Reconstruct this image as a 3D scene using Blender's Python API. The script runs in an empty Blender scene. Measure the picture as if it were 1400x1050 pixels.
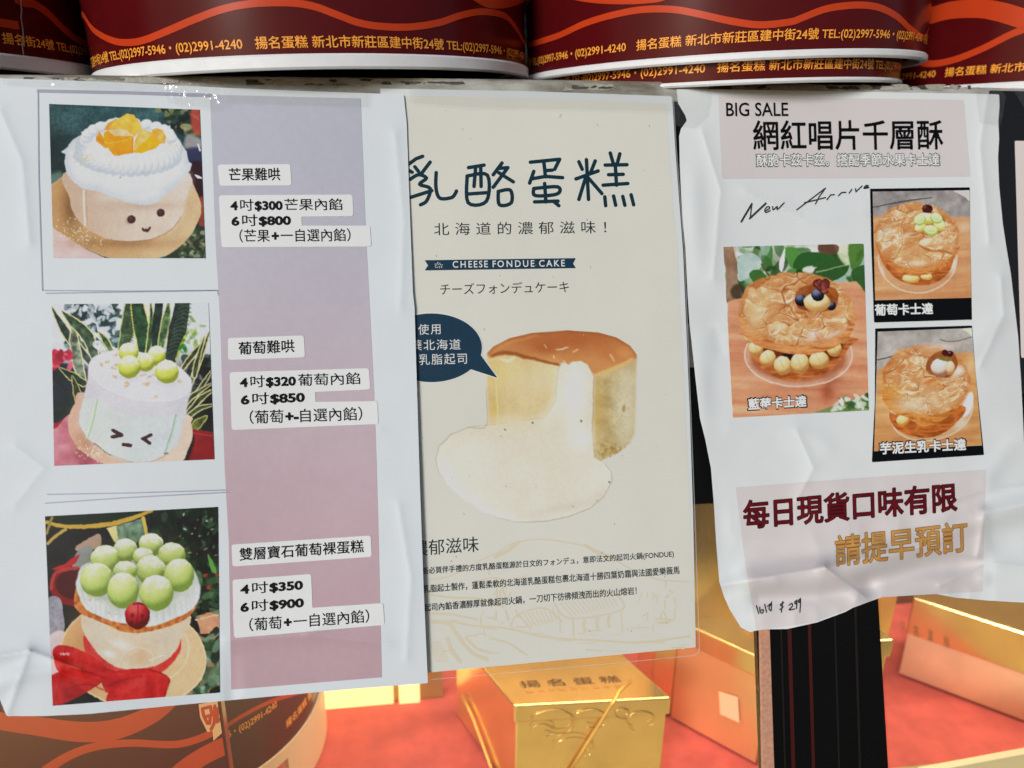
import bpy, bmesh, math, random
import numpy as np

# ---------------------------------------------------------------- camera, sky, sun, exposure
S = bpy.context.scene
COL = S.collection
F, D, TH = 1000.0, .36, math.radians(21)          # focal length in px of a 1400 px frame, distance to the glass, slant of the glass
Um, Vm, Wm = (np.array(v) for v in ((.99078993, .0297237, -.13210532), (-.03516878, .99861712, -.039077), (.13076112, .04336308, .99046513)))
GU, GV, GN = np.array([1., 0, 0]), np.array([0, math.sin(TH), math.cos(TH)]), np.array([0, -math.cos(TH), math.sin(TH)])   # along the glass, up the glass, out of the glass
RC = np.outer(GU, Um) + np.outer(GV, Vm) + np.outer(GN, Wm)
O = np.array([0, 0, 1.2]); CP = O - RC @ np.array([0, 0, -D])
from mathutils import Matrix
cam = bpy.data.cameras.new('camera'); cam.sensor_width = 36; cam.lens = F / 1400 * 36; cam.clip_start = .01; cam.clip_end = 200
cam.dof.use_dof = True; cam.dof.focus_distance = .357; cam.dof.aperture_fstop = 6.8
co = bpy.data.objects.new('camera', cam); COL.objects.link(co); S.camera = co
M4 = Matrix.Identity(4)
for i in range(3):
    for j in range(3): M4[i][j] = RC[i, j]
    M4[i][3] = CP[i]
co.matrix_world = M4

SUN_EL, SUN_AZ = math.radians(20), math.radians(216)
W = bpy.data.worlds.new('World'); S.world = W; W.use_nodes = True
nt = W.node_tree; bg = nt.nodes['Background']; sky = nt.nodes.new('ShaderNodeTexSky')
sky.sky_type = 'NISHITA'; sky.sun_disc = False; sky.sun_elevation = SUN_EL; sky.sun_rotation = SUN_AZ; sky.air_density = 1; sky.dust_density = 1; sky.ozone_density = 1
nt.links.new(sky.outputs[0], bg.inputs[0]); bg.inputs[1].default_value = .06
sl = bpy.data.lights.new('sun', 'SUN'); sl.energy = 2.5; sl.angle = math.radians(18); sl.color = (.96, .985, 1)
so = bpy.data.objects.new('sun', sl); COL.objects.link(so)
from mathutils import Vector
sd = Vector((math.sin(SUN_AZ) * math.cos(SUN_EL), math.cos(SUN_AZ) * math.cos(SUN_EL), math.sin(SUN_EL)))
so.rotation_euler = sd.to_track_quat('Z', 'Y').to_euler()
S.view_settings.view_transform = 'Standard'; S.view_settings.look = 'None'; S.view_settings.gamma = 1; S.view_settings.use_curve_mapping = False
S.view_settings.exposure = -.15
S.render.engine = 'CYCLES'; S.cycles.transparent_max_bounces = 24; S.cycles.max_bounces = 10

# ---------------------------------------------------------------- from the picture to the place: rays through the lens meet real planes
def ray(px, py):
    px, py = np.asarray(px, float), np.asarray(py, float)
    v = np.stack([(px - 700) / F, -(py - 525) / F, -np.ones_like(px)], -1)
    return v @ RC.T
def at(px, py, n=0.):                               # on the plane n metres in front of the glass
    d = ray(px, py); n = np.asarray(n, float)
    t = ((O - CP) @ GN + n) / (d @ GN)
    return CP + d * t[..., None]
def atz(px, py, z):                                 # on a level plane
    d = ray(px, py); return CP + d * ((z - CP[2]) / d[..., 2])[..., None]
def aty(px, py, p0, nrm):                           # on any plane
    d = ray(px, py); nrm = np.asarray(nrm, float); return CP + d * (((np.asarray(p0) - CP) @ nrm) / (d @ nrm))[..., None]

# ---------------------------------------------------------------- 2D drawing: distance fields and painted prints
def cat(pts, n=8, closed=True):
    p = np.array(pts, float); m = len(p); out = []
    for i in range(m if closed else m - 1):
        a, b, c, d = (p[(i - 1) % m], p[i], p[(i + 1) % m], p[(i + 2) % m]) if closed else (p[max(i - 1, 0)], p[i], p[i + 1], p[min(i + 2, m - 1)])
        for k in range(n):
            t = k / n
            out.append(.5 * (2 * b + (c - a) * t + (2 * a - 5 * b + 4 * c - d) * t * t + (3 * b - a - 3 * c + d) * t ** 3))
    if not closed: out.append(p[-1])
    return np.array(out)

def sd_poly(X, Y, pts, smooth=False, n=6):
    p = cat(pts, n) if smooth else np.array(pts, float)
    d = np.full(X.shape, 1e18); ins = np.zeros(X.shape, bool)
    for i in range(len(p)):
        ax, ay = p[i]; bx, by = p[(i + 1) % len(p)]
        ex, ey = bx - ax, by - ay; l = ex * ex + ey * ey
        if l < 1e-12: continue
        wx, wy = X - ax, Y - ay
        t = np.clip((wx * ex + wy * ey) / l, 0, 1)
        d = np.minimum(d, (wx - ex * t) ** 2 + (wy - ey * t) ** 2)
        if ey != 0:
            c = ((ay <= Y) & (by > Y)) | ((by <= Y) & (ay > Y))
            ins ^= c & (X < ax + (Y - ay) * ex / ey)
    d = np.sqrt(d)
    return np.where(ins, -d, d)

def sd_line(X, Y, pts, w, smooth=False, n=5):
    p = np.array(pts, float)
    ws = np.full(len(p), float(w)) if np.isscalar(w) else np.array(w, float)
    if smooth and len(p) > 2:
        q = cat(p, n, False); ws = np.interp(np.linspace(0, len(p) - 1, len(q)), np.arange(len(p)), ws); p = q
    d = np.full(X.shape, 1e18)
    for i in range(len(p) - 1):
        ex, ey = p[i + 1] - p[i]; l = ex * ex + ey * ey + 1e-12
        wx, wy = X - p[i][0], Y - p[i][1]
        t = np.clip((wx * ex + wy * ey) / l, 0, 1)
        d = np.minimum(d, np.hypot(wx - ex * t, wy - ey * t) - (ws[i] + (ws[i + 1] - ws[i]) * t))
    return d

def sd_ell(X, Y, cx, cy, rx, ry, rot=0):
    c, s = math.cos(math.radians(rot)), math.sin(math.radians(rot))
    x, y = (X - cx) * c + (Y - cy) * s, -(X - cx) * s + (Y - cy) * c
    k = np.hypot(x / rx, y / ry)
    return (k - 1) * k / (np.hypot(x / rx ** 2, y / ry ** 2) + 1e-9)

def sd_rbox(X, Y, pts, r):          # rounded polygon
    p = np.array(pts, float); c = p.mean(0)
    q = [v + (c - v) / np.abs(c - v).clip(1e-6) * r for v in p]
    return sd_poly(X, Y, q) - r

def _h(i, j, s):
    n = (i.astype(np.int64) * 374761393 + j.astype(np.int64) * 668265263 + s * 974634777) & 0xFFFFFFFF
    n = ((n ^ (n >> 13)) * 1274126177) & 0xFFFFFFFF
    return ((n ^ (n >> 16)) & 0xFFFFFF) / float(0xFFFFFF)

def vnoise(x, y, s=0):
    i, j = np.floor(x), np.floor(y); u, v = x - i, y - j
    u, v = u * u * (3 - 2 * u), v * v * (3 - 2 * v)
    a, b, c, d = _h(i, j, s), _h(i + 1, j, s), _h(i, j + 1, s), _h(i + 1, j + 1, s)
    return a + (b - a) * u + (c - a) * v + (a - b - c + d) * u * v

def fbm(x, y, sc, o=4, s=0, ridge=False):
    t = 0; a = .5; tot = 0; sc = float(sc)
    for k in range(o):
        n = vnoise(x / sc + 17.3 * k, y / sc - 9.1 * k, s + k)
        if ridge: n = 1 - np.abs(2 * n - 1)
        t = t + a * n; tot += a; a *= .5; sc *= .5
    return t / tot

def ss(x, a, b):
    t = np.clip((x - a) / (b - a), 0, 1); return t * t * (3 - 2 * t)

def rgb(*c): return np.array(c, float) / 255.

class Canvas:                       # colours (display values 0..1) at the points X, Y
    def __init__(s, X, Y, soft=4, bg=(128, 128, 128)):
        w = 7. if soft == 4 else 0.
        s.X, s.Y, s.soft = X + w * (fbm(X, Y, 46, 3, 91) - .5) + .6 * w * (fbm(X, Y, 14, 2, 93) - .5), Y + w * (fbm(X, Y, 46, 3, 92) - .5) + .6 * w * (fbm(X, Y, 14, 2, 94) - .5), soft
        s.C = np.tile(rgb(*bg), (X.size, 1))
    def put(s, a, col):
        col = rgb(*col) if isinstance(col, tuple) else col
        a = np.clip(a, 0, 1)[:, None]; s.C = s.C * (1 - a) + col * a
    def fill(s, d, col, a=1, soft=None):
        w = soft or s.soft; s.put(a * np.clip(.5 - d / w, 0, 1), col)
    def poly(s, pts, col, a=1, soft=None, sm=True): s.fill(sd_poly(s.X, s.Y, pts, sm), col, a, soft)
    def line(s, pts, w, col, a=1, soft=None, sm=True): s.fill(sd_line(s.X, s.Y, pts, w, sm), col, a, soft)
    def ell(s, cx, cy, rx, ry, col, rot=0, a=1, soft=None): s.fill(sd_ell(s.X, s.Y, cx, cy, rx, ry, rot), col, a, soft)
    def glow(s, cx, cy, rx, ry, col, a=1, rot=0):
        c, t = math.cos(math.radians(rot)), math.sin(math.radians(rot))
        x, y = (s.X - cx) * c + (s.Y - cy) * t, -(s.X - cx) * t + (s.Y - cy) * c
        s.put(a * np.exp(-((x / rx) ** 2 + (y / ry) ** 2)), col)
    def finish(s, k=1.):             # grain and tone of a photograph in print
        g = 1 + .07 * k * (fbm(s.X, s.Y, 70, 4, 71) - .5) + .06 * k * (fbm(s.X, s.Y, 18, 2, 72) - .5) + .06 * k * (fbm(s.X, s.Y, 7, 2, 73) - .5)
        c = np.clip(s.C * g[:, None], 0, 1); m = c.mean(1)[:, None]; q = m * m * (3 - 2 * m)
        c = c + .45 * np.where(m < .55, q - m, (q - m) * .3); m = c.mean(1)[:, None]
        s.C = np.clip(m + (c - m) * 1.08, 0, 1)
    def n(s, sc, o=4, seed=0, ridge=False): return fbm(s.X, s.Y, sc, o, seed, ridge)
    def mix(s, t, a, b): t = np.clip(t, 0, 1)[:, None]; return rgb(*a) * (1 - t) + rgb(*b) * t
    def ball(s, cx, cy, rx, ry, dark, mid, light, powder=0, seed=1, rot=0, L=(-.25, -.65, .72), soft=None):
        c, t = math.cos(math.radians(rot)), math.sin(math.radians(rot))
        x, y = ((s.X - cx) * c + (s.Y - cy) * t) / rx, (-(s.X - cx) * t + (s.Y - cy) * c) / ry
        z = np.sqrt(np.clip(1 - x * x - y * y, 0, 1)); l = np.clip(x * L[0] + y * L[1] + z * L[2], 0, 1)
        col = s.mix(ss(l, .0, .55), dark, mid); k = ss(l, .5, 1)[:, None]; col = col * (1 - k) + rgb(*light) * k
        if powder:
            pw = ss(-y + .9 * (s.n(max(rx, ry) * .35, 3, seed) - .5), (.75 - powder * .95), (1.2 - powder * .75)) * ss(s.n(10, 2, seed + 3), .05, .6)
            col = col * (1 - pw[:, None] * .9) + rgb(240, 243, 236) * pw[:, None] * .9
        s.fill(sd_ell(s.X, s.Y, cx, cy, rx, ry, rot), col, 1, soft)
    def specks(s, cx, cy, rx, ry, n, r, col, seed, a=.9):
        rr = random.Random(seed)
        for k in range(n):
            x, y = cx + rx * rr.gauss(0, .5), cy + ry * rr.gauss(0, .5)
            s.ell(x, y, r * rr.uniform(.5, 1.3), r * rr.uniform(.4, 1), col, rr.uniform(0, 180), a * rr.uniform(.5, 1))
    def leaf(s, pts, w, col, edge=None, seed=0, a=1):
        k = len(pts); ws = [w * math.sin(math.pi * (.08 + .92 * (1 - i / (k - 1)) * .75 + .0)) if k > 2 else w for i in range(k)]
        ws[-1] = 1
        if edge: s.line(pts, [v + 5 for v in ws], edge, a)
        nz = s.n(26, 3, seed)
        s.fill(sd_line(s.X, s.Y, pts, [max(v - 2, 1) for v in ws], True), s.mix(nz * 1.6 - .3, tuple(int(c * .55) for c in col), tuple(min(255, int(c * 1.35)) for c in col)), a)
    def foliage(s, d, n, r, cols, seed, box):
        rr = random.Random(seed)
        for k in range(n):
            x, y = rr.uniform(box[0], box[2]), rr.uniform(box[1], box[3]); c = rr.choice(cols); q = rr.uniform(.5, 1.4)
            s.fill(np.maximum(sd_ell(s.X, s.Y, x, y, r * q, r * q * rr.uniform(.3, .6), rr.uniform(0, 180)), d if d is not None else -1e9), c, rr.uniform(.5, 1), s.soft * rr.uniform(1, 2.5))

def paint_mango(c):
    X, Y = c.X, c.Y
    c.C = c.mix(c.n(160, 5, 3) * 1.5 - .25 + (Y < 250) * .15, (24, 38, 40), (66, 98, 100))
    c.glow(420, 110, 300, 90, (70, 112, 118), .45); c.glow(60, 400, 120, 200, (22, 34, 34), .7)
    c.C *= (1 + .35 * (c.n(12, 2, 8) - .5))[:, None]
    c.foliage(None, 70, 34, [(70, 84, 52), (40, 52, 36), (120, 126, 88), (28, 36, 30), (160, 150, 110)], 4, (720, 70, 960, 330))
    c.poly([(915, 95), (975, 95), (985, 250), (930, 220)], (176, 74, 62), .85, 14); c.poly([(890, 250), (985, 280), (985, 350), (890, 340)], (150, 146, 150), .9, 20)
    c.poly([(880, 340), (990, 335), (990, 440), (900, 420)], (52, 52, 86), .9, 20); c.poly([(900, 440), (990, 430), (1000, 660), (930, 620)], (48, 22, 30), .95, 22)
    c.poly([(960, 660), (1005, 650), (1008, 860), (975, 850)], (150, 72, 50), .9, 16)
    c.poly([(760, 1030), (900, 860), (1010, 830), (1020, 1030)], (44, 56, 42)); c.foliage(None, 80, 20, [(96, 112, 82), (60, 78, 56), (140, 150, 120), (36, 46, 36)], 6, (850, 850, 1010, 1020))
    c.line([(960, 310), (975, 345)], 5, (225, 230, 235)); c.line([(945, 500), (965, 512), (985, 520)], [4, 8, 3], (235, 238, 240))
    c.poly([(40, 500), (110, 480), (110, 560), (40, 580)], (118, 146, 128), .7, 24)
    c.poly([(40, 830), (120, 870), (260, 960), (380, 1030), (40, 1030)], c.mix(c.n(90, 3, 2), (206, 168, 166), (234, 206, 202)), 1, 5)
    plate = [(40, 590), (70, 550), (135, 506), (320, 470), (700, 470), (890, 515), (950, 600), (978, 690), (965, 780), (900, 890), (800, 980), (690, 1024), (560, 1032), (420, 1018), (250, 950), (120, 870), (50, 806)]
    c.poly(plate, c.mix(ss(X, 60, 950) * .8 + .3 * (c.n(60, 3, 5) - .5), (184, 142, 94), (218, 186, 148)))
    c.fill(np.abs(sd_poly(X, Y, plate, True)) - 3, (226, 194, 150), .5)
    c.glow(170, 690, 60, 140, (112, 78, 48), .75); c.glow(500, 925, 330, 36, (138, 98, 58), .6); c.glow(820, 860, 90, 60, (200, 172, 136), .5)
    c.specks(240, 870, 170, 90, 90, 5, (240, 226, 204), 3)
    body = [(165, 470), (160, 640), (185, 735), (245, 812), (330, 870), (430, 905), (560, 912), (690, 890), (800, 832), (852, 765), (876, 680), (870, 470)]
    c.poly(body, c.mix(ss(X, 160, 640) * .9 + .16 * (c.n(30, 4, 2) - .5), (196, 166, 144), (222, 199, 182)))
    c.fill(np.maximum(sd_poly(X, Y, body, True), 800 - X), (226, 208, 196), .5, 60)
    c.line([(248, 596), (252, 700), (256, 812)], 7, (232, 210, 192)); c.line([(262, 600), (266, 700), (270, 812)], 3, (170, 136, 116), .6)
    c.line([(425, 893), (430, 906), (560, 914), (690, 894), (800, 836), (855, 760)], 3, (150, 112, 88), .6)
    cream = [(108, 358), (150, 318), (180, 280), (236, 245), (232, 228), (262, 232), (280, 205), (312, 210), (318, 184), (350, 192), (372, 170), (450, 138), (610, 165), (690, 178), (758, 214), (786, 186), (792, 236), (850, 290), (890, 350), (906, 418), (922, 428), (912, 470), (885, 512), (830, 560), (770, 618), (715, 664), (640, 688), (540, 676), (440, 640), (350, 602), (250, 586), (188, 548), (142, 490), (130, 420), (134, 372)]
    d = sd_poly(X, Y, cream, False)
    c.glow(640, 690, 260, 30, (184, 156, 138), .6)
    c.fill(d, c.mix(ss(-d, 0, 70) * .8 + .25 * c.n(70, 3, 9) - .05, (196, 204, 214), (240, 243, 247)))
    c.glow(560, 610, 220, 26, (205, 213, 223), .55, -8); c.glow(700, 500, 140, 40, (238, 240, 236), .6)
    for k in range(26):                                   # piped ring
        a = math.radians(-20 + 220 * k / 25); x, y = 530 + 300 * math.cos(a), 335 + 118 * math.sin(a)
        c.ball(x, y, 36, 62 if y > 360 else 40, (186, 194, 206), (226, 231, 238), (248, 250, 252), rot=24 - 50 * (x - 530) / 300, soft=9)
        c.line([(x - 14, y - 34), (x - 6, y), (x + 6, y + 40)], [2, 5, 2], (188, 196, 208), .55, 8)
    for k in range(12):
        a = math.radians(180 + 180 * k / 11); c.ball(530 + 262 * math.cos(a), 268 + 92 * math.sin(a), 38, 34, (190, 198, 210), (230, 234, 240), (248, 250, 252), soft=8)
    c.specks(240, 380, 70, 60, 16, 9, (222, 186, 128), 12, .8); c.specks(430, 440, 120, 40, 12, 8, (220, 196, 150), 14, .7); c.ell(475, 516, 7, 5, (150, 140, 130)); c.specks(800, 320, 30, 30, 6, 7, (226, 190, 140), 5)
    tex = c.n(26, 3, 7)
    def cube(p, a, b): c.poly(p, c.mix(tex * 1.2 - .1, a, b), 1, 4, False)
    cube([(345, 225), (322, 262), (322, 285), (382, 332), (412, 330), (372, 262)], (214, 126, 20), (242, 168, 50))
    cube([(372, 218), (402, 172), (455, 145), (470, 215)], (222, 138, 40), (240, 166, 66))
    cube([(398, 205), (442, 160), (520, 116), (562, 122), (604, 176), (608, 205), (566, 262), (530, 232), (460, 210)], (232, 160, 46), (252, 200, 96))
    cube([(600, 205), (690, 238), (700, 300), (640, 350), (552, 360), (566, 290)], (222, 152, 58), (246, 204, 130))
    cube([(674, 222), (700, 205), (742, 216), (764, 262), (755, 302), (715, 306)], (222, 146, 52), (246, 196, 112))
    cube([(684, 238), (728, 300), (700, 332), (610, 362), (552, 358)], (236, 152, 10), (250, 178, 40))
    cube([(372, 240), (402, 214), (500, 218), (558, 262), (555, 362), (500, 372), (440, 381), (412, 350), (376, 290)], (226, 132, 12), (246, 164, 36))
    c.poly([(402, 214), (500, 216), (545, 252), (440, 250)], c.mix(tex, (226, 178, 116), (246, 226, 206)), .9)
    c.line([(376, 290), (420, 300), (555, 268)], 3, (250, 190, 80), .6); c.line([(555, 265), (553, 362)], 4, (196, 110, 10), .6)
    c.ell(536, 788, 26, 22, (172, 130, 112), 0, .7, 16)
    for x, y in ((547, 777), (728, 735)): c.ell(x, y, 26, 26, (72, 40, 42)); c.glow(x - 6, y - 8, 12, 9, (112, 78, 76), .6)
    c.line([(618, 832), (626, 846), (640, 842), (650, 848), (664, 828)], [6, 8, 9, 8, 6], (78, 44, 46))

def paint_grape_face(c):
    X, Y = c.X, c.Y
    c.C = c.mix(ss(Y + 200 * (c.n(120, 3, 4) - .5), 250, 620), (222, 226, 236), (34, 38, 40))
    c.foliage(None, 60, 40, [(24, 42, 48), (40, 66, 66), (28, 50, 40), (60, 90, 84)], 8, (140, 40, 460, 320))
    c.foliage(None, 50, 26, [(206, 212, 224), (190, 200, 210), (228, 230, 236)], 9, (170, 60, 440, 260))
    c.foliage(None, 60, 50, [(20, 28, 26), (34, 48, 40), (26, 34, 46), (16, 20, 22)], 3, (50, 420, 260, 740))
    c.foliage(None, 80, 46, [(18, 22, 20), (36, 44, 34), (52, 66, 44), (14, 14, 16)], 5, (840, 380, 1020, 800))
    c.poly([(860, 40), (1000, 40), (1000, 200), (880, 260), (860, 150)], (214, 222, 234), .9, 20); c.foliage(None, 18, 22, [(120, 150, 80), (170, 190, 110)], 2, (860, 90, 960, 300))
    G, E2 = (52, 74, 50), (206, 204, 138)
    c.leaf([(470, 330), (500, 200), (520, 40), (525, -40)], 40, (70, 92, 62), (176, 186, 120), 3); c.leaf([(600, 340), (585, 200), (560, 60), (550, -60)], 46, (40, 76, 46), (214, 202, 110), 5)
    c.leaf([(620, 340), (640, 200), (640, 20)], 16, (60, 90, 60), (200, 196, 120), 6); c.leaf([(660, 330), (675, 160), (690, 20), (690, -60)], 30, (34, 52, 44), None, 7); c.leaf([(700, 300), (730, 150), (745, 30)], 26, (90, 116, 76), (190, 196, 130), 7)
    c.leaf([(760, 370), (800, 200), (830, 40), (840, -60)], 56, (38, 52, 46), None, 8)
    for k in range(14): c.line([(740 + k * 6, 340 - k * 24), (785 + k * 6, 322 - k * 24), (835 + k * 4, 338 - k * 24)], 5, (86, 106, 84), .5)
    for k in range(16): c.line([(470 + k * 3, 300 - k * 17), (500 + k * 2, 290 - k * 17), (532 + k, 300 - k * 17)], 3, (36, 52, 36), .45)
    c.leaf([(790, 380), (830, 270), (870, 200)], 12, (170, 196, 60), None, 3); c.leaf([(850, 330), (830, 300), (800, 330)], 20, (70, 150, 70), None, 3)
    c.leaf([(300, 420), (180, 280), (110, 180), (48, 66)], 26, (46, 62, 60), (206, 206, 150), 2); c.leaf([(230, 500), (200, 380), (180, 260), (172, 160)], 30, (120, 134, 112), (222, 216, 160), 4)
    c.leaf([(310, 380), (260, 240), (180, 160), (110, 90)], 34, (70, 92, 66), (214, 206, 140), 6); c.leaf([(410, 340), (370, 270), (330, 215)], 20, (70, 96, 62), (210, 206, 130), 3); c.leaf([(360, 340), (320, 290), (300, 300)], 30, (196, 200, 210), None, 3)
    c.leaf([(240, 520), (170, 480), (95, 430)], 26, (34, 46, 36), (188, 184, 120), 3); c.leaf([(210, 640), (200, 580), (170, 480)], 24, (48, 60, 40), (176, 176, 110), 7)
    for k, q in enumerate([((880, 520), (930, 380), (990, 215)), ((830, 430), (900, 340), (960, 270)), ((900, 480), (910, 420), (960, 240)), ((850, 690), (930, 560), (1010, 440)), ((850, 640), (900, 590), (1010, 520)), ((860, 700), (940, 610), (1012, 560)), ((850, 730), (930, 670), (1015, 650))]):
        c.leaf(list(q), 15, (58, 70, 46), (206, 198, 140), k)
    c.leaf([(885, 800), (920, 760), (975, 718)], 26, (108, 116, 60), (170, 172, 90), 4)
    c.poly([(50, 320), (100, 340), (150, 315), (175, 370), (120, 390), (70, 440), (50, 430)], c.mix(c.n(40, 3, 5), (130, 14, 36), (222, 50, 78)))
    c.foliage(None, 12, 26, [(210, 40, 70), (150, 20, 46), (236, 96, 116)], 11, (50, 330, 160, 420))
    c.poly([(870, 790), (1030, 815), (1030, 985), (830, 985)], c.mix(c.n(70, 3, 6), (112, 22, 28), (156, 38, 42)), 1, 6, False); c.line([(880, 815), (1030, 840)], 5, (176, 56, 60), .7)
    c.poly([(50, 760), (80, 755), (150, 720), (50, 830)], (150, 26, 40))
    c.poly([(40, 830), (90, 770), (180, 700), (330, 800), (330, 1030), (40, 1030)], c.mix(c.n(60, 4, 4) + ss(X, 60, 260) * .2, (214, 150, 160), (170, 84, 98)), 1, 6)
    c.glow(240, 930, 60, 80, (120, 40, 52), .6)
    c.poly([(860, 830), (900, 850), (860, 990), (800, 990)], (30, 24, 26), .9, 14)
    pl = [(260, 575), (185, 640), (148, 720), (148, 800), (190, 890), (270, 960), (370, 1006), (500, 1030), (800, 1000), (860, 920), (887, 840), (880, 760), (830, 700)]
    c.poly(pl, c.mix(ss(X, 150, 860) + .25 * (c.n(50, 3, 6) - .5), (212, 164, 142), (232, 196, 176)))
    c.glow(250, 870, 60, 70, (176, 130, 96), .7, 40); c.specks(300, 930, 90, 50, 60, 5, (244, 226, 206), 7)
    body = [(268, 420), (262, 500), (236, 620), (214, 700), (212, 765), (262, 850), (380, 945), (470, 980), (540, 992), (640, 986), (730, 948), (800, 880), (838, 740), (852, 690), (858, 640), (884, 560), (884, 500), (575, 380)]
    c.poly(body, c.mix(ss(Y - .12 * X, 480, 900), (212, 205, 218), (206, 210, 216)), 1, 4, False); c.fill(np.maximum(sd_poly(X, Y, body), 330 - X - .0 * Y) * 0 + np.maximum(sd_poly(X, Y, body), np.minimum(X - 300, 790 - X)), (190, 190, 202), .4, 60)
    lower = [(240, 610), (330, 610), (430, 690), (560, 722), (700, 722), (800, 704), (842, 720), (800, 880), (730, 948), (640, 986), (540, 992), (470, 980), (380, 945), (262, 850), (212, 765), (214, 700)]
    c.poly(lower, c.mix(ss(X + .2 * Y, 300, 1000), (206, 216, 206), (203, 214, 218)), .85, 10, False)
    c.C *= (1 + .05 * (c.n(14, 2, 3) - .5))[:, None]
    c.ell(574, 476, 312, 142, (226, 224, 236), 12); c.glow(560, 430, 240, 70, (240, 240, 248), .8, 12)
    c.fill(np.maximum(np.abs(sd_ell(X, Y, 574, 476, 312, 142, 12)) - 5, 470 - Y), (236, 234, 244), .6)
    c.line([(322, 615), (295, 740), (262, 850)], 5, (164, 192, 146)); c.line([(312, 615), (285, 740), (254, 846)], 4, (226, 236, 222), .7)
    c.line([(792, 706), (760, 830), (722, 944)], 5, (150, 182, 152)); c.line([(722, 944), (740, 940)], 5, (84, 92, 78), .7); c.line([(300, 880), (385, 944), (400, 950)], 4, (96, 84, 66), .6)
    c.line([(400, 950), (540, 994), (640, 988), (735, 950)], 3, (120, 116, 100), .4)
    for x, y in ((420, 352), (375, 395), (430, 410), (405, 430), (345, 415), (425, 480), (495, 522), (490, 540), (620, 520), (608, 525), (815, 512), (635, 478), (665, 605), (600, 470)):
        c.specks(x, y, 18, 9, 5, 9, (206, 164, 122), x, .8)
    gr = ((507, 338, 60, 62), (675, 355, 54, 60), (608, 394, 54, 58), (512, 422, 69, 69), (736, 452, 71, 70))
    for i, (x, y, a, b) in enumerate(gr):
        c.glow(x - 5, y + b * .85, a * 1.0, b * .35, (176, 176, 186), .6)
        c.ball(x, y, a, b, (138, 146, 40), (198, 206, 84), (224, 228, 150), .8, 20 + i, soft=5)
    D = (62, 32, 32)
    c.line([(412, 800), (462, 832), (408, 840)], [10, 13, 10], D, sm=False); c.line([(644, 830), (592, 852), (634, 878)], [9, 12, 10], D, sm=False); c.line([(476, 888), (518, 894)], 11, D)

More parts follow.
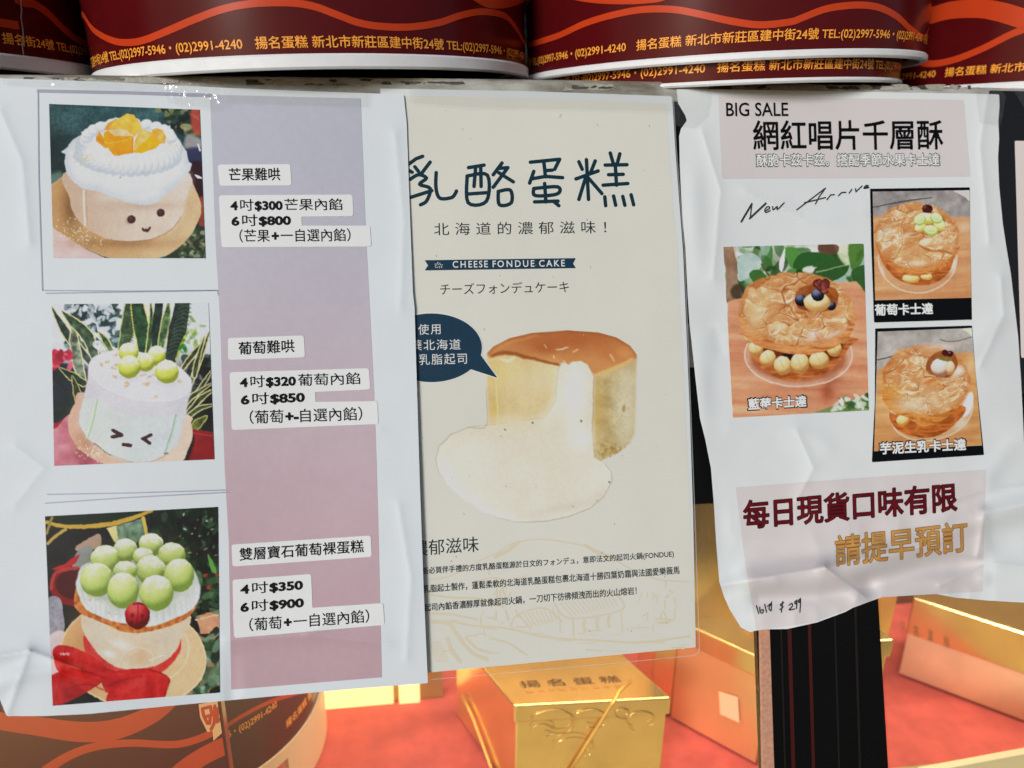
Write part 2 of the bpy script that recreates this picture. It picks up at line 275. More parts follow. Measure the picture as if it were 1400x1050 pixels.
def paint_grape_cup(c):
    X, Y = c.X, c.Y
    c.C = c.mix(c.n(90, 4, 3) * 1.4 - .3, (18, 16, 16), (52, 50, 44))
    c.foliage(None, 130, 30, [(24, 40, 26), (38, 62, 40), (14, 22, 16), (60, 84, 60), (20, 30, 22)], 3, (540, 20, 930, 330)); c.foliage(None, 24, 8, [(170, 190, 170), (120, 150, 120)], 9, (700, 40, 900, 260))
    c.poly([(30, 100), (60, 50), (300, 44), (520, 30), (400, 80), (260, 110)], (26, 40, 26), 1, 8)
    c.line([(30, 90), (130, 112), (300, 108), (450, 76), (570, 32)], [8, 10, 12, 12, 8], (188, 150, 62)); c.line([(40, 200), (80, 160), (130, 128)], 8, (176, 150, 76)); c.line([(34, 150), (60, 66)], 7, (150, 130, 70))
    c.poly([(345, 120), (530, 70), (552, 150), (490, 200), (390, 190)], c.mix(c.n(30, 2, 4), (70, 100, 78), (150, 170, 150)), 1, 5, False); c.poly([(340, 122), (388, 106), (400, 190), (384, 196)], (224, 208, 140), 1, 5, False); c.line([(528, 70), (546, 145)], 9, (206, 174, 84))
    c.poly([(184, 215), (300, 150), (305, 215), (200, 240)], (168, 138, 122)); c.poly([(195, 235), (262, 215), (255, 320), (165, 325)], (136, 138, 140))
    c.poly([(60, 330), (130, 300), (200, 255), (180, 300), (120, 330)], (176, 40, 40)); c.ell(170, 420, 120, 100, (128, 28, 30)); c.ell(175, 410, 96, 76, (76, 18, 20)); c.line([(56, 430), (80, 350), (190, 322)], 9, (182, 66, 60), .8)
    c.poly([(36, 490), (100, 482), (118, 560), (122, 640), (60, 690), (36, 690)], c.mix(c.n(16, 3, 6), (118, 116, 126), (168, 166, 176)))
    c.poly([(36, 700), (130, 650), (130, 760), (60, 1040), (36, 1040)], (224, 196, 196), .95, 10)
    c.poly([(800, 570), (920, 535), (925, 670), (820, 660)], c.mix(c.n(30, 2, 3), (190, 128, 96), (222, 166, 130)), 1, 5, False); c.line([(800, 590), (920, 560)], 5, (230, 180, 146))
    c.poly([(830, 360), (915, 360), (915, 420), (850, 430)], (160, 60, 48))
    c.foliage(None, 60, 30, [(60, 90, 60), (90, 120, 86), (40, 60, 40), (28, 34, 26)], 7, (780, 360, 915, 560)); c.line([(860, 260), (890, 330), (900, 350)], [4, 14, 3], (96, 150, 70))
    c.poly([(860, 670), (925, 660), (925, 980), (720, 985)], (40, 50, 38)); c.foliage(None, 110, 46, [(84, 112, 84), (112, 140, 112), (140, 166, 140), (50, 74, 50), (30, 38, 28), (150, 120, 90)], 12, (760, 680, 930, 980))
    c.ell(478, 770, 375, 268, c.mix(ss(X, 100, 850) * .7 + .3 * c.n(90, 3, 3), (208, 156, 106), (232, 190, 148)), 8); c.fill(np.abs(sd_ell(X, Y, 478, 770, 372, 265, 8)) - 4, (244, 212, 172), .7)
    c.fill(np.abs(sd_ell(X, Y, 500, 730, 262, 196, 4)) - 5, (244, 216, 184), .6); c.glow(240, 700, 90, 140, (170, 116, 74), .5)
    cup = [(224, 560), (240, 690), (290, 780), (370, 835), (470, 850), (580, 840), (670, 780), (715, 700), (765, 560), (500, 500)]
    c.poly(cup, c.mix(ss(X, 230, 480) * .6 + .7 * (c.n(60, 3, 11) - .3), (202, 182, 158), (228, 200, 172)))
    c.glow(420, 720, 60, 22, (244, 238, 228), .9, 20); c.glow(350, 765, 34, 16, (246, 242, 236), .9, 15); c.glow(640, 700, 110, 90, (206, 188, 168), .7); c.glow(520, 780, 60, 50, (206, 160, 120), .6); c.glow(300, 640, 50, 70, (212, 198, 182), .7)
    c.line([(560, 800), (600, 780), (640, 770)], 3, (240, 226, 208), .7); c.fill(np.abs(sd_ell(X, Y, 500, 786, 80, 52)) - 3, (236, 214, 190), .5)
    c.poly([(226, 670), (300, 770), (400, 835), (520, 845), (640, 800), (700, 740), (722, 690), (712, 760), (640, 850), (500, 900), (330, 880), (240, 780)], c.mix(c.n(40, 3, 4), (176, 34, 34), (226, 70, 62)), .92, 5)
    cr = [(172, 490), (200, 400), (300, 320), (700, 320), (800, 420), (800, 520), (740, 590), (640, 632), (520, 656), (420, 652), (330, 610), (240, 572), (190, 545)]
    c.poly(cr, c.mix(c.n(18, 3, 6) * 1.3 - .1, (150, 76, 30), (222, 142, 78)), 1, 4)
    cm = [(190, 440), (188, 380), (240, 300), (500, 240), (740, 300), (800, 360), (820, 440), (800, 510), (740, 560), (640, 604), (560, 624), (470, 612), (380, 598), (290, 565), (225, 520)]
    c.poly(cm, c.mix(c.n(40, 4, 9) * 1.2, (200, 206, 214), (242, 244, 246)), 1, 8)
    for k in range(22):
        a = math.radians(10 + 160 * k / 21); x, y = 500 + 290 * math.cos(a), 430 + 150 * math.sin(a); c.line([(x, y - 30), (x + 6, y + 24)], [3, 7], (196, 203, 212), .6, 10); c.line([(x + 12, y - 30), (x + 18, y + 22)], [3, 6], (250, 250, 250), .6, 10)
    c.specks(255, 485, 30, 16, 6, 6, (208, 176, 120), 3); c.specks(370, 560, 30, 10, 4, 6, (214, 180, 120), 5)
    gr = [(436, 234, 62, 62, .75), (568, 205, 64, 60, .8), (676, 256, 70, 62, .55), (528, 265, 54, 46, 1.0), (332, 280, 74, 74, .6), (566, 335, 76, 76, .7), (436, 340, 62, 52, .8), (712, 362, 76, 86, .4), (290, 385, 84, 86, .28), (426, 440, 82, 92, .4), (597, 452, 87, 92, .5)]
    for i, (x, y, a, b, p) in enumerate(gr):
        c.glow(x, y + 8, a * 1.12, b * 1.12, (92, 104, 50), .5)
        c.ball(x, y, a, b, (120, 142, 62), (182, 200, 112), (216, 224, 160), min(p + .12, 1), 30 + i, soft=4)
    c.ball(498, 568, 64, 70, (92, 12, 18), (166, 26, 34), (214, 84, 84), soft=4)
    c.line([(502, 505), (500, 570), (496, 630)], 3, (92, 10, 16), .6)
    for x, y in ((472, 568), (524, 572), (468, 606), (526, 604)): c.ell(x, y, 10, 12, (90, 10, 16), 0, .7, 9)
    c.line([(478, 512), (500, 505), (524, 510)], 6, (120, 20, 24), .7)
    R1, R2 = (168, 22, 26), (216, 48, 44); nz = c.n(70, 4, 15, True)
    c.poly([(40, 885), (200, 850), (330, 880), (260, 950), (60, 1030)], c.mix(nz * 1.2 - .2, (150, 18, 22), (204, 44, 42)), .93)
    c.poly([(68, 735), (130, 722), (240, 760), (350, 850), (330, 900), (230, 905), (110, 870), (70, 800)], c.mix(nz * 1.5 - .4, R1, R2), .96); c.glow(180, 830, 80, 22, (232, 96, 84), .6, 10); c.specks(115, 766, 40, 6, 10, 6, (240, 200, 190), 4)
    c.poly([(330, 870), (400, 850), (560, 842), (662, 886), (650, 940), (628, 992), (480, 1010), (345, 1012), (350, 950)], c.mix(nz * 1.5 - .4, R1, R2), .96); c.line([(560, 846), (660, 888), (630, 990)], 4, (120, 20, 24), .5); c.glow(490, 915, 60, 30, (226, 84, 72), .5, -20)
    c.poly([(310, 850), (380, 850), (410, 920), (360, 970), (320, 930)], c.mix(nz, (150, 16, 22), (206, 40, 40)), .95)
    for q in ([(330, 890), (250, 860), (150, 840)], [(350, 930), (420, 900), (520, 880)], [(340, 960), (240, 920), (120, 950)]): c.line(q, [5, 3, 1], (120, 12, 16), .5, 9)

def pastry(c, cx, cy, rx, ry, rot, seed, hot=(0, 0)):
    X, Y = c.X, c.Y
    wx, wy = X + 90 * (c.n(120, 3, seed + 5) - .5), Y + 80 * (c.n(110, 3, seed + 6) - .5)
    def flakes(sc, sd):             # broken sheets of pastry: one tone per flake, thin bright lifted rims
        u, v = (wx + .25 * wy) / sc, wy / (sc * .62); i, j = np.floor(u), np.floor(v); f1 = np.full(X.shape, 9.); f2 = f1.copy(); t = np.zeros(X.shape); q = t.copy()
        for a in (-1, 0, 1):
            for e in (-1, 0, 1):
                px, py = i + a + _h(i + a, j + e, sd), j + e + _h(i + a, j + e, sd + 1); dd = np.hypot(u - px, v - py); n = dd < f1
                f2 = np.where(n, f1, np.minimum(f2, dd)); t = np.where(n, _h(i + a, j + e, sd + 2), t); q = np.where(n, (v - py) * .8 + (u - px) * .4, q); f1 = np.minimum(f1, dd)
        return t, f2 - f1, q
    H = lambda x, y: fbm(x, y, 120, 2, seed) * 1.2 + .4 * fbm(x, y * 1.25, 60, 3, seed + 2, True) + .16 * fbm(x, y, 20, 2, seed + 4)
    e = 6.; gx, gy = H(wx + e, wy) - H(wx - e, wy), H(wx, wy + e) - H(wx, wy - e)
    l = np.clip(.5 + 1.6 * (gx * .55 + gy * .8), 0, 1.2); b = c.n(170, 3, seed + 1)
    t1, e1, q1 = flakes(115, seed + 20); t2, e2, q2 = flakes(44, seed + 30)
    tone = l * .45 + b * .35 + .34 * t1 + .22 * t2 - .28 - .22 * q1 - .10 * q2
    col = c.mix(tone, (178, 112, 62), (246, 206, 158))
    k = (ss(t1 * .6 + t2 * .55 + .3 * c.n(24, 2, seed + 8), .78, 1.05) * ss(l, .3, .7))[:, None]; col = col * (1 - .75 * k) + rgb(248, 226, 200) * .75 * k
    k = (ss(e1, .10, .0) * ss(c.n(60, 2, seed + 12), .35, .6))[:, None]; col = col * (1 - .6 * k) + rgb(132, 70, 30) * .6 * k
    k = (np.exp(-((e1 - .16) / .05) ** 2) * ss(c.n(50, 2, seed + 13), .4, .7))[:, None]; col = col * (1 - .6 * k) + rgb(252, 230, 204) * .6 * k
    k = (ss(e2, .09, .0) * ss(c.n(40, 2, seed + 14), .4, .7))[:, None]; col = col * (1 - .45 * k) + rgb(150, 86, 42) * .45 * k
    d = sd_ell(X, Y, cx, cy, rx, ry, rot) + 26 * (c.n(70, 3, seed + 3) - .5)
    c.fill(d, col, 1, 6)
    c.fill(np.maximum(d, -d - 22), (176, 104, 54), .35, 20)
    return d

def board(c, seed, hi=(228, 172, 132), lo=(186, 126, 90), sl=.06):
    X, Y = c.X, c.Y
    return c.mix(fbm(X / 9 + 30, (Y + sl * X) * 1.0, 46, 4, seed) * 1.5 - .25, lo, hi)

def wall_of(c, pts, a, b, seed):      # layered pastry edge
    l = fbm(c.X / 4 + 40 * (c.n(120, 2, seed) - .5), c.Y + 30 * (c.n(90, 2, seed + 1) - .5), 24, 3, seed, True); m = np.mean(pts, 0)
    pts = [tuple(np.array(pts[0]) * .8 + m * .2)] + list(pts) + [tuple(np.array(pts[-1]) * .8 + m * .2)]
    c.poly(pts, c.mix(l * 1.3 - .2, a, b), 1, 6)

def paint_blueberry(c):
    X, Y = c.X, c.Y
    c.C = c.mix(c.n(120, 3, 3) * 2 - .5, (150, 160, 140), (240, 242, 236))
    c.foliage(None, 60, 60, [(58, 100, 52), (84, 130, 74), (40, 70, 36), (150, 176, 160), (116, 140, 96)], 5, (90, 30, 820, 260))
    c.poly([(360, 60), (440, 70), (430, 170), (390, 160)], (86, 140, 70)); c.poly([(410, 170), (450, 90), (560, 85), (640, 110), (530, 170)], (54, 96, 50)); c.poly([(520, 195), (640, 110), (725, 150), (690, 220), (600, 245)], (56, 92, 50)); c.line([(540, 196), (640, 170), (720, 150)], 3, (150, 176, 130), .8)
    c.poly([(95, 130), (160, 85), (225, 120), (215, 180), (110, 245)], c.mix(c.n(40, 3, 6), (150, 176, 168), (206, 220, 214))); c.poly([(160, 205), (215, 180), (260, 230), (200, 260)], (70, 110, 56)); c.line([(230, 150), (270, 210), (300, 240)], 5, (80, 84, 50))
    c.poly([(330, 150), (365, 55), (350, 190)], (240, 242, 236)); c.poly([(470, 170), (520, 160), (525, 190), (470, 195)], (232, 232, 220), .9, 10); c.poly([(640, 40), (740, 40), (760, 130), (700, 150)], (226, 232, 190), .8, 16); c.poly([(720, 40), (805, 40), (800, 130), (740, 180)], (76, 116, 50), .9, 8); c.poly([(740, 190), (820, 160), (825, 330), (760, 260)], (56, 92, 48), .95)
    c.poly([(15, 50), (80, 50), (100, 240), (110, 360), (30, 360), (35, 230)], c.mix(c.n(50, 3, 8), (124, 96, 74), (170, 140, 116))); c.line([(75, 50), (96, 130)], 4, (210, 196, 170)); c.ell(100, 305, 44, 46, (66, 56, 44), 0, .8, 14); c.poly([(558, 40), (660, 40), (650, 90), (560, 88)], (104, 72, 60), .9)
    bd = [(40, 360), (120, 340), (640, 255), (765, 245), (830, 330), (850, 890), (600, 975), (50, 1040)]
    c.poly(bd, board(c, 4, (230, 170, 134), (190, 120, 88), -.05), 1, 6, False)
    c.poly([(550, 975), (830, 895), (850, 990), (560, 985)], (120, 140, 90)); c.foliage(None, 40, 26, [(60, 90, 50), (210, 220, 200), (236, 238, 226), (90, 120, 70)], 4, (640, 900, 840, 970))
    c.glow(600, 860, 40, 80, (140, 66, 44), .6); c.glow(640, 800, 60, 40, (150, 78, 52), .5)
    c.ell(440, 660, 306, 180, (206, 160, 138), 0, .55); c.fill(np.abs(sd_ell(X, Y, 440, 660, 304, 178)) - 4, (232, 208, 196), .8); c.ell(440, 680, 270, 132, (140, 72, 42), 0, .6, 30)
    wall_of(c, [(160, 620), (200, 700), (300, 780), (400, 806), (520, 796), (640, 730), (730, 610), (730, 560), (140, 540)], (136, 68, 30), (206, 124, 72), 4)
    c.poly([(146, 560), (722, 560), (660, 680), (460, 735), (250, 695)], (104, 48, 26), .9, 16, False)
    c.ell(380, 672, 42, 24, (40, 26, 34)); 
    for i, (x, y, a, b) in enumerate(((160, 565, 24, 26), (200, 622, 42, 44), (268, 680, 46, 46), (690, 560, 32, 40), (642, 625, 42, 46), (556, 690, 56, 52), (350, 720, 50, 54), (448, 708, 54, 58))):
        c.ball(x, y, a, b, (176, 126, 70), (228, 190, 130), (246, 224, 178), soft=5); c.line([(x - a * .3, y - b * .6), (x, y), (x + a * .2, y + b * .6)], [2, 4, 2], (200, 154, 96), .5, 10)
    wall_of(c, [(108, 420), (110, 500), (160, 580), (260, 625), (390, 655), (520, 655), (640, 620), (720, 560), (758, 480), (752, 400)], (156, 86, 40), (226, 152, 96), 6)
    pastry(c, 430, 400, 322, 208, 3, 21)
    c.glow(205, 440, 44, 90, (240, 206, 164), .6, 20); c.glow(520, 550, 40, 26, (238, 206, 200), .8, -30); c.glow(640, 545, 70, 16, (238, 204, 196), .7, -25); c.glow(690, 440, 60, 18, (236, 186, 140), .6, -20)
    c.line([(360, 415), (420, 350), (400, 415), (500, 420), (640, 400)], 5, (150, 84, 40), .5, 12)
    c.poly([(425, 310), (480, 270), (560, 262), (650, 290), (664, 350), (640, 400), (560, 415), (440, 400)], c.mix(c.n(30, 3, 6), (112, 58, 28), (184, 108, 56)), .95, 8)
    c.ball(452, 352, 32, 34, (18, 18, 26), (44, 44, 60), (110, 114, 136)); c.ball(626, 384, 26, 24, (16, 16, 24), (40, 40, 56), (100, 104, 124))
    c.ball(544, 362, 76, 54, (186, 140, 84), (234, 200, 146), (250, 230, 190), soft=5); c.line([(490, 372), (530, 395), (590, 380)], 4, (206, 160, 104), .6, 8)
    c.ball(548, 322, 38, 36, (18, 18, 28), (46, 46, 64), (116, 120, 142))
    h = np.minimum(np.minimum(sd_ell(X, Y, 548, 256, 25, 24), sd_ell(X, Y, 590, 262, 25, 26)), sd_poly(X, Y, [(525, 262), (612, 272), (604, 305), (580, 316), (545, 290)]))
    c.fill(h, c.mix(c.n(20, 3, 3), (70, 24, 26), (168, 92, 84)), .95); c.fill(np.abs(h) - 3, (52, 16, 20), .8); c.line([(610, 290), (650, 330)], 8, (170, 90, 40), .8)

def paint_grape_custard(c):
    X, Y = c.X, c.Y
    c.C = c.mix(c.n(60, 5, 3) * 1.4 - .2, (124, 118, 116), (170, 164, 162)); c.line([(40, 182), (200, 150), (400, 118), (480, 108)], [3, 5, 5, 3], (84, 78, 78))
    c.poly([(640, 60), (770, 60), (770, 140), (700, 90)], (214, 206, 196), .9)
    c.poly([(40, 250), (300, 235), (770, 255), (780, 870), (40, 870)], board(c, 6, (220, 166, 122), (186, 126, 84)), 1, 24, False); c.glow(720, 320, 70, 60, (226, 186, 154), .7)
    c.ell(375, 560, 290, 252, (200, 150, 112), 0, .5); c.fill(np.abs(sd_ell(X, Y, 375, 560, 288, 250)) - 5, (228, 204, 184), np.where(Y > 520, .8, 0)); c.glow(640, 600, 16, 50, (240, 232, 226), .9, 15); c.glow(110, 640, 14, 50, (226, 206, 190), .8, -20)
    wall_of(c, [(80, 480), (110, 570), (180, 670), (280, 735), (400, 755), (520, 730), (610, 650), (640, 540)], (126, 64, 28), (198, 116, 62), 8)
    for x, y, a, b in ((325, 705, 64, 32), (440, 690, 44, 26)): c.ball(x, y, a, b, (200, 150, 80), (238, 202, 132), (250, 226, 170))
    wall_of(c, [(60, 380), (80, 500), (150, 590), (240, 660), (380, 684), (520, 650), (640, 560), (684, 460)], (152, 84, 36), (218, 142, 80), 9)
    pastry(c, 368, 388, 316, 240, 4, 41); c.glow(370, 590, 80, 24, (246, 226, 200), .7); c.glow(150, 360, 50, 40, (236, 210, 190), .5); c.glow(330, 500, 120, 60, (240, 200, 150), .4)
    c.line([(390, 460), (470, 500), (560, 500), (640, 530)], [4, 10, 10, 3], (156, 90, 40), .7, 12); c.line([(220, 420), (300, 380), (360, 370)], [3, 12, 3], (226, 196, 176), .7, 14)
    c.ell(460, 300, 112, 88, (176, 116, 60), 0, .9, 16); c.ell(555, 290, 22, 50, (150, 110, 40), 0, .9, 10)
    c.ell(446, 192, 40, 34, (78, 40, 32)); c.ell(425, 176, 16, 12, (112, 66, 54)); c.ell(468, 178, 14, 12, (58, 26, 22))
    for x, y, a, b, r in ((440, 260, 70, 40, 8), (395, 325, 46, 34, -20), (535, 310, 46, 40, 30)): c.ball(x, y, a, b, (196, 178, 90), (232, 224, 150), (246, 242, 200), rot=r)
    for x, y, a, b, r in ((390, 275, 46, 40, -10), (512, 260, 46, 38, 30), (472, 350, 52, 40, 10)):
        c.ball(x, y, a, b, (150, 178, 84), (196, 216, 130), (224, 236, 176), rot=r); c.fill(np.abs(sd_ell(X, Y, x, y - 4, a * .72, b * .62, r)) - 4, (232, 242, 206), .8)

def paint_taro_custard(c):
    X, Y = c.X, c.Y
    c.C = c.mix(c.n(60, 5, 13) * 1.4 - .2, (146, 140, 134), (186, 180, 174)); c.line([(50, 272), (150, 250), (230, 222)], [4, 5, 3], (88, 82, 80)); c.line([(500, 128), (600, 140), (720, 110)], 4, (110, 104, 100))
    c.poly([(660, 50), (735, 40), (735, 110), (700, 75)], (226, 222, 190), .9)
    c.poly([(50, 350), (130, 300), (700, 215), (750, 240), (810, 890), (20, 940)], board(c, 9, (220, 168, 114), (184, 124, 76)), 1, 24, False); c.glow(720, 300, 40, 60, (230, 190, 150), .6)
    c.ell(440, 640, 300, 210, (206, 170, 140), -14, .6); c.fill(np.abs(sd_ell(X, Y, 440, 640, 300, 208, -14)) - 5, (226, 196, 170), .8)
    c.poly([(720, 505), (738, 560), (715, 650), (660, 680), (665, 600)], (238, 238, 240), .95, 10); c.glow(650, 720, 40, 50, (232, 216, 200), .7, 30)
    wall_of(c, [(135, 650), (160, 740), (260, 810), (380, 832), (500, 810), (610, 730), (660, 600), (150, 600)], (130, 66, 26), (202, 116, 58), 10)
    c.ball(232, 708, 46, 40, (190, 130, 60), (234, 190, 120), (248, 220, 164))
    wall_of(c, [(80, 480), (100, 580), (170, 650), (270, 690), (370, 750), (470, 730), (590, 660), (670, 560), (715, 470)], (160, 88, 34), (222, 146, 76), 12)
    pastry(c, 400, 415, 318, 250, 6, 61); c.glow(300, 600, 130, 50, (244, 226, 206), .6); c.glow(460, 560, 30, 80, (244, 214, 176), .6, -30); c.glow(150, 500, 60, 50, (214, 146, 60), .6); c.glow(640, 350, 40, 30, (246, 236, 226), .8)
    c.glow(590, 360, 50, 40, (244, 232, 216), .8); c.glow(480, 180, 150, 26, (232, 200, 182), .6); c.line([(380, 450), (440, 420), (500, 410)], [3, 14, 3], (196, 104, 50), .7, 12); c.line([(240, 210), (300, 235), (420, 250)], [3, 6, 3], (150, 92, 56), .6, 10)
    c.poly([(398, 340), (420, 260), (500, 210), (580, 215), (625, 270), (620, 330), (560, 400), (440, 380)], c.mix(c.n(30, 3, 5), (122, 66, 34), (176, 106, 58)), .95, 8)
    c.ball(502, 330, 68, 68, (150, 106, 84), (222, 202, 184), (244, 236, 226), soft=6); c.ball(575, 330, 34, 50, (186, 130, 86), (226, 184, 146), (240, 212, 180)); c.line([(500, 260), (545, 275), (580, 270)], 10, (116, 118, 60))
    c.ell(535, 222, 24, 22, (80, 34, 30)); c.ell(572, 228, 24, 22, (66, 26, 28)); c.ell(566, 220, 10, 8, (140, 90, 90))

def paint_cheesecake(c):
    X, Y = c.X, c.Y
    side = [(380, 215), (382, 400), (392, 530), (560, 560), (760, 560), (845, 640), (862, 690), (900, 682), (960, 655), (1020, 610), (1040, 560), (1050, 240), (1040, 190), (700, 120)]
    k = ss(X, 850, 880)
    col = c.mix(c.n(70, 4, 4) * 1.1 - .1, (206, 180, 118), (228, 212, 168)); col2 = c.mix(c.n(34, 4, 6) * 1.3 - .2, (176, 150, 96), (214, 198, 152))
    c.poly(side, col * (1 - k[:, None]) + col2 * k[:, None], 1, 5, False)
    c.fill(np.maximum(sd_poly(X, Y, side), 965 - X), (206, 196, 166), .7, 60); c.glow(1000, 450, 60, 130, (212, 206, 184), .7); c.glow(880, 470, 26, 180, (198, 164, 92), .6); c.ell(995, 455, 7, 16, (176, 140, 80), 0, .8, 8); c.specks(930, 640, 90, 30, 60, 7, (166, 134, 70), 4, .6); c.specks(950, 470, 60, 120, 60, 5, (186, 166, 110), 6, .5)
    c.glow(600, 340, 150, 90, (224, 210, 176), .8); c.glow(440, 300, 60, 60, (226, 204, 132), .7); c.glow(410, 480, 18, 60, (214, 184, 104), .8)
    fl = fbm(X, Y * 4, 60, 4, 8, True); c.put(.5 * ss(fl, .5, .9) * np.exp(-((Y - 450) / 60.) ** 2) * (X < 700) * (X > 430), (206, 190, 148))
    for x in (450, 500, 560, 630): c.line([(x, 270), (x + 6, 380), (x + 10, 500)], [10, 20, 14], (212, 192, 150), .35, 40)
    goo = [(384, 530), (300, 540), (222, 570), (165, 625), (150, 680), (165, 740), (210, 795), (280, 860), (360, 915), (440, 948), (520, 962), (640, 958), (740, 940), (840, 900), (900, 850), (938, 780), (935, 735), (905, 695), (860, 675), (850, 560), (858, 312), (835, 262), (805, 240), (760, 245), (715, 250), (700, 280), (690, 420), (640, 500), (500, 515)]
    d = sd_poly(X, Y, goo, False)
    c.fill(d - 3.5, (156, 152, 138), .7, 7)
    c.fill(d, c.mix(ss(c.n(160, 3, 5) + ss(Y, 500, 700) * .3, .2, 1.0), (214, 208, 192), (222, 218, 208)), 1, 5)
    c.glow(770, 400, 56, 150, (232, 232, 230), .8); c.glow(800, 590, 60, 60, (228, 228, 226), .8); c.glow(270, 840, 120, 24, (232, 232, 234), .9, 34); c.glow(430, 930, 110, 16, (226, 226, 226), .8, 16); c.glow(200, 740, 24, 60, (230, 230, 232), .8, -30)
    c.glow(560, 640, 200, 90, (222, 213, 200), .6); c.glow(720, 900, 180, 26, (196, 190, 176), .35, -12); c.glow(900, 840, 30, 60, (200, 194, 180), .35, 30); c.line([(700, 285), (690, 420), (640, 505)], [8, 20, 34], (226, 222, 210), .7, 50)
    c.glow(500, 520, 150, 40, (220, 208, 180), .9)
    top = [(384, 205), (410, 178), (480, 142), (580, 118), (740, 106), (880, 116), (960, 138), (1020, 175), (1046, 210), (1040, 236), (985, 262), (920, 290), (868, 305), (845, 285), (830, 255), (800, 240), (765, 242), (745, 258), (725, 238), (700, 262), (640, 246), (560, 226), (500, 208), (440, 206), (395, 222)]
    c.poly(top, c.mix(c.n(130, 4, 7) * .7 + ss(Y, 110, 260) * .5 - .1, (178, 104, 56), (216, 158, 100)), 1, 5, False)
    c.glow(700, 150, 200, 34, (186, 106, 58), .7); c.glow(930, 210, 90, 40, (196, 120, 70), .7, 20); c.glow(640, 185, 60, 30, (170, 90, 46), .6); c.line([(410, 190), (500, 150), (600, 126)], [4, 10, 4], (212, 150, 92), .6, 14)
    c.line([(405, 215), (440, 205), (520, 214), (600, 236), (700, 258)], [6, 8, 7, 6, 5], (150, 80, 30), .8, 8); c.line([(868, 302), (930, 284), (1000, 252), (1042, 225)], [6, 10, 9, 6], (216, 186, 122), .95, 8)
    c.line([(690, 190), (720, 188), (745, 180)], [1.5, 4, 1.5], (240, 220, 200), .8); c.line([(765, 200), (785, 190)], 3, (236, 206, 176), .7); c.line([(636, 170), (645, 185)], 3, (226, 186, 150), .6); c.line([(680, 218), (684, 230)], 3, (236, 212, 190), .7); c.line([(935, 215), (950, 240)], [5, 3], (238, 206, 150), .7, 8); c.fill(np.abs(sd_poly(X, Y, top)) - 7, (166, 92, 44), np.where(Y < 230, .55, 0), 12); c.glow(1000, 205, 40, 30, (222, 160, 98), .6); c.glow(450, 175, 50, 20, (214, 150, 90), .5, -20)
    c.line([(440, 230), (470, 240), (500, 228)], [4, 8, 4], (236, 226, 196), .8, 8); c.line([(420, 300), (424, 420), (428, 515)], [2, 3, 2], (236, 220, 160), .6)
    for x, y in ((803, 510), (928, 783), (585, 518), (460, 550)): c.ell(x, y, 5, 4, (96, 96, 92), 30, .9)
    c.line([(364, 300), (374, 380), (380, 450), (376, 536), (300, 541)], 1.6, (150, 150, 146), .6)
# ---------------------------------------------------------------- objects
def lin(c):
    c = np.asarray(c, float); return np.where(c <= .04045, c / 12.92, ((c + .055) / 1.055) ** 2.4)
INK = 1.2                                           # ink on paper: paper white (0.8) shows as about 0.66
def ink(*c): return tuple(np.clip(lin(rgb(*c)) * INK, 0, .85))
def tag(o, label, cat_, group=None, kind=None):
    if label: o['label'] = label
    if cat_: o['category'] = cat_
    if group: o['group'] = group
    if kind: o['kind'] = kind
    return o
def thing(name, label, cat_, loc, group=None):
    o = bpy.data.objects.new(name, None); COL.objects.link(o); o.location = tuple(loc); o.empty_display_size = .02
    return tag(o, label, cat_, group)
def root_loc(o):
    p = np.zeros(3)
    while o is not None: p = p + np.array(o.location); o = o.parent
    return p
def mesh(name, V, Fs, mat, parent=None, smooth=False, col=None, loc=None, nrm=None):
    V = np.asarray(V, float); base = root_loc(parent)
    own = np.zeros(3) if loc is None else np.asarray(loc, float) - base
    me = bpy.data.meshes.new(name)
    if isinstance(Fs, np.ndarray):
        k = Fs.shape[1]; me.vertices.add(len(V)); me.vertices.foreach_set('co', (V - base - own).ravel())
        me.loops.add(Fs.size); me.loops.foreach_set('vertex_index', Fs.ravel().astype(np.int32))
        me.polygons.add(len(Fs)); me.polygons.foreach_set('loop_start', np.arange(0, Fs.size, k, dtype=np.int32)); me.polygons.foreach_set('loop_total', np.full(len(Fs), k, np.int32)); me.update(calc_edges=True)
    else:
        me.from_pydata([tuple(v) for v in V - base - own], [], [tuple(f) for f in Fs])
    if smooth: me.polygons.foreach_set('use_smooth', np.ones(len(me.polygons), bool))
    if col is not None:
        a = me.color_attributes.new('Col', 'FLOAT_COLOR', 'POINT')
        a.data.foreach_set('color', np.concatenate([col, np.ones((len(col), 1))], 1).astype(np.float32).ravel())
    me.materials.append(mat); me.validate()
    o = bpy.data.objects.new(name, me); COL.objects.link(o); o.location = tuple(own); o.parent = parent
    return o

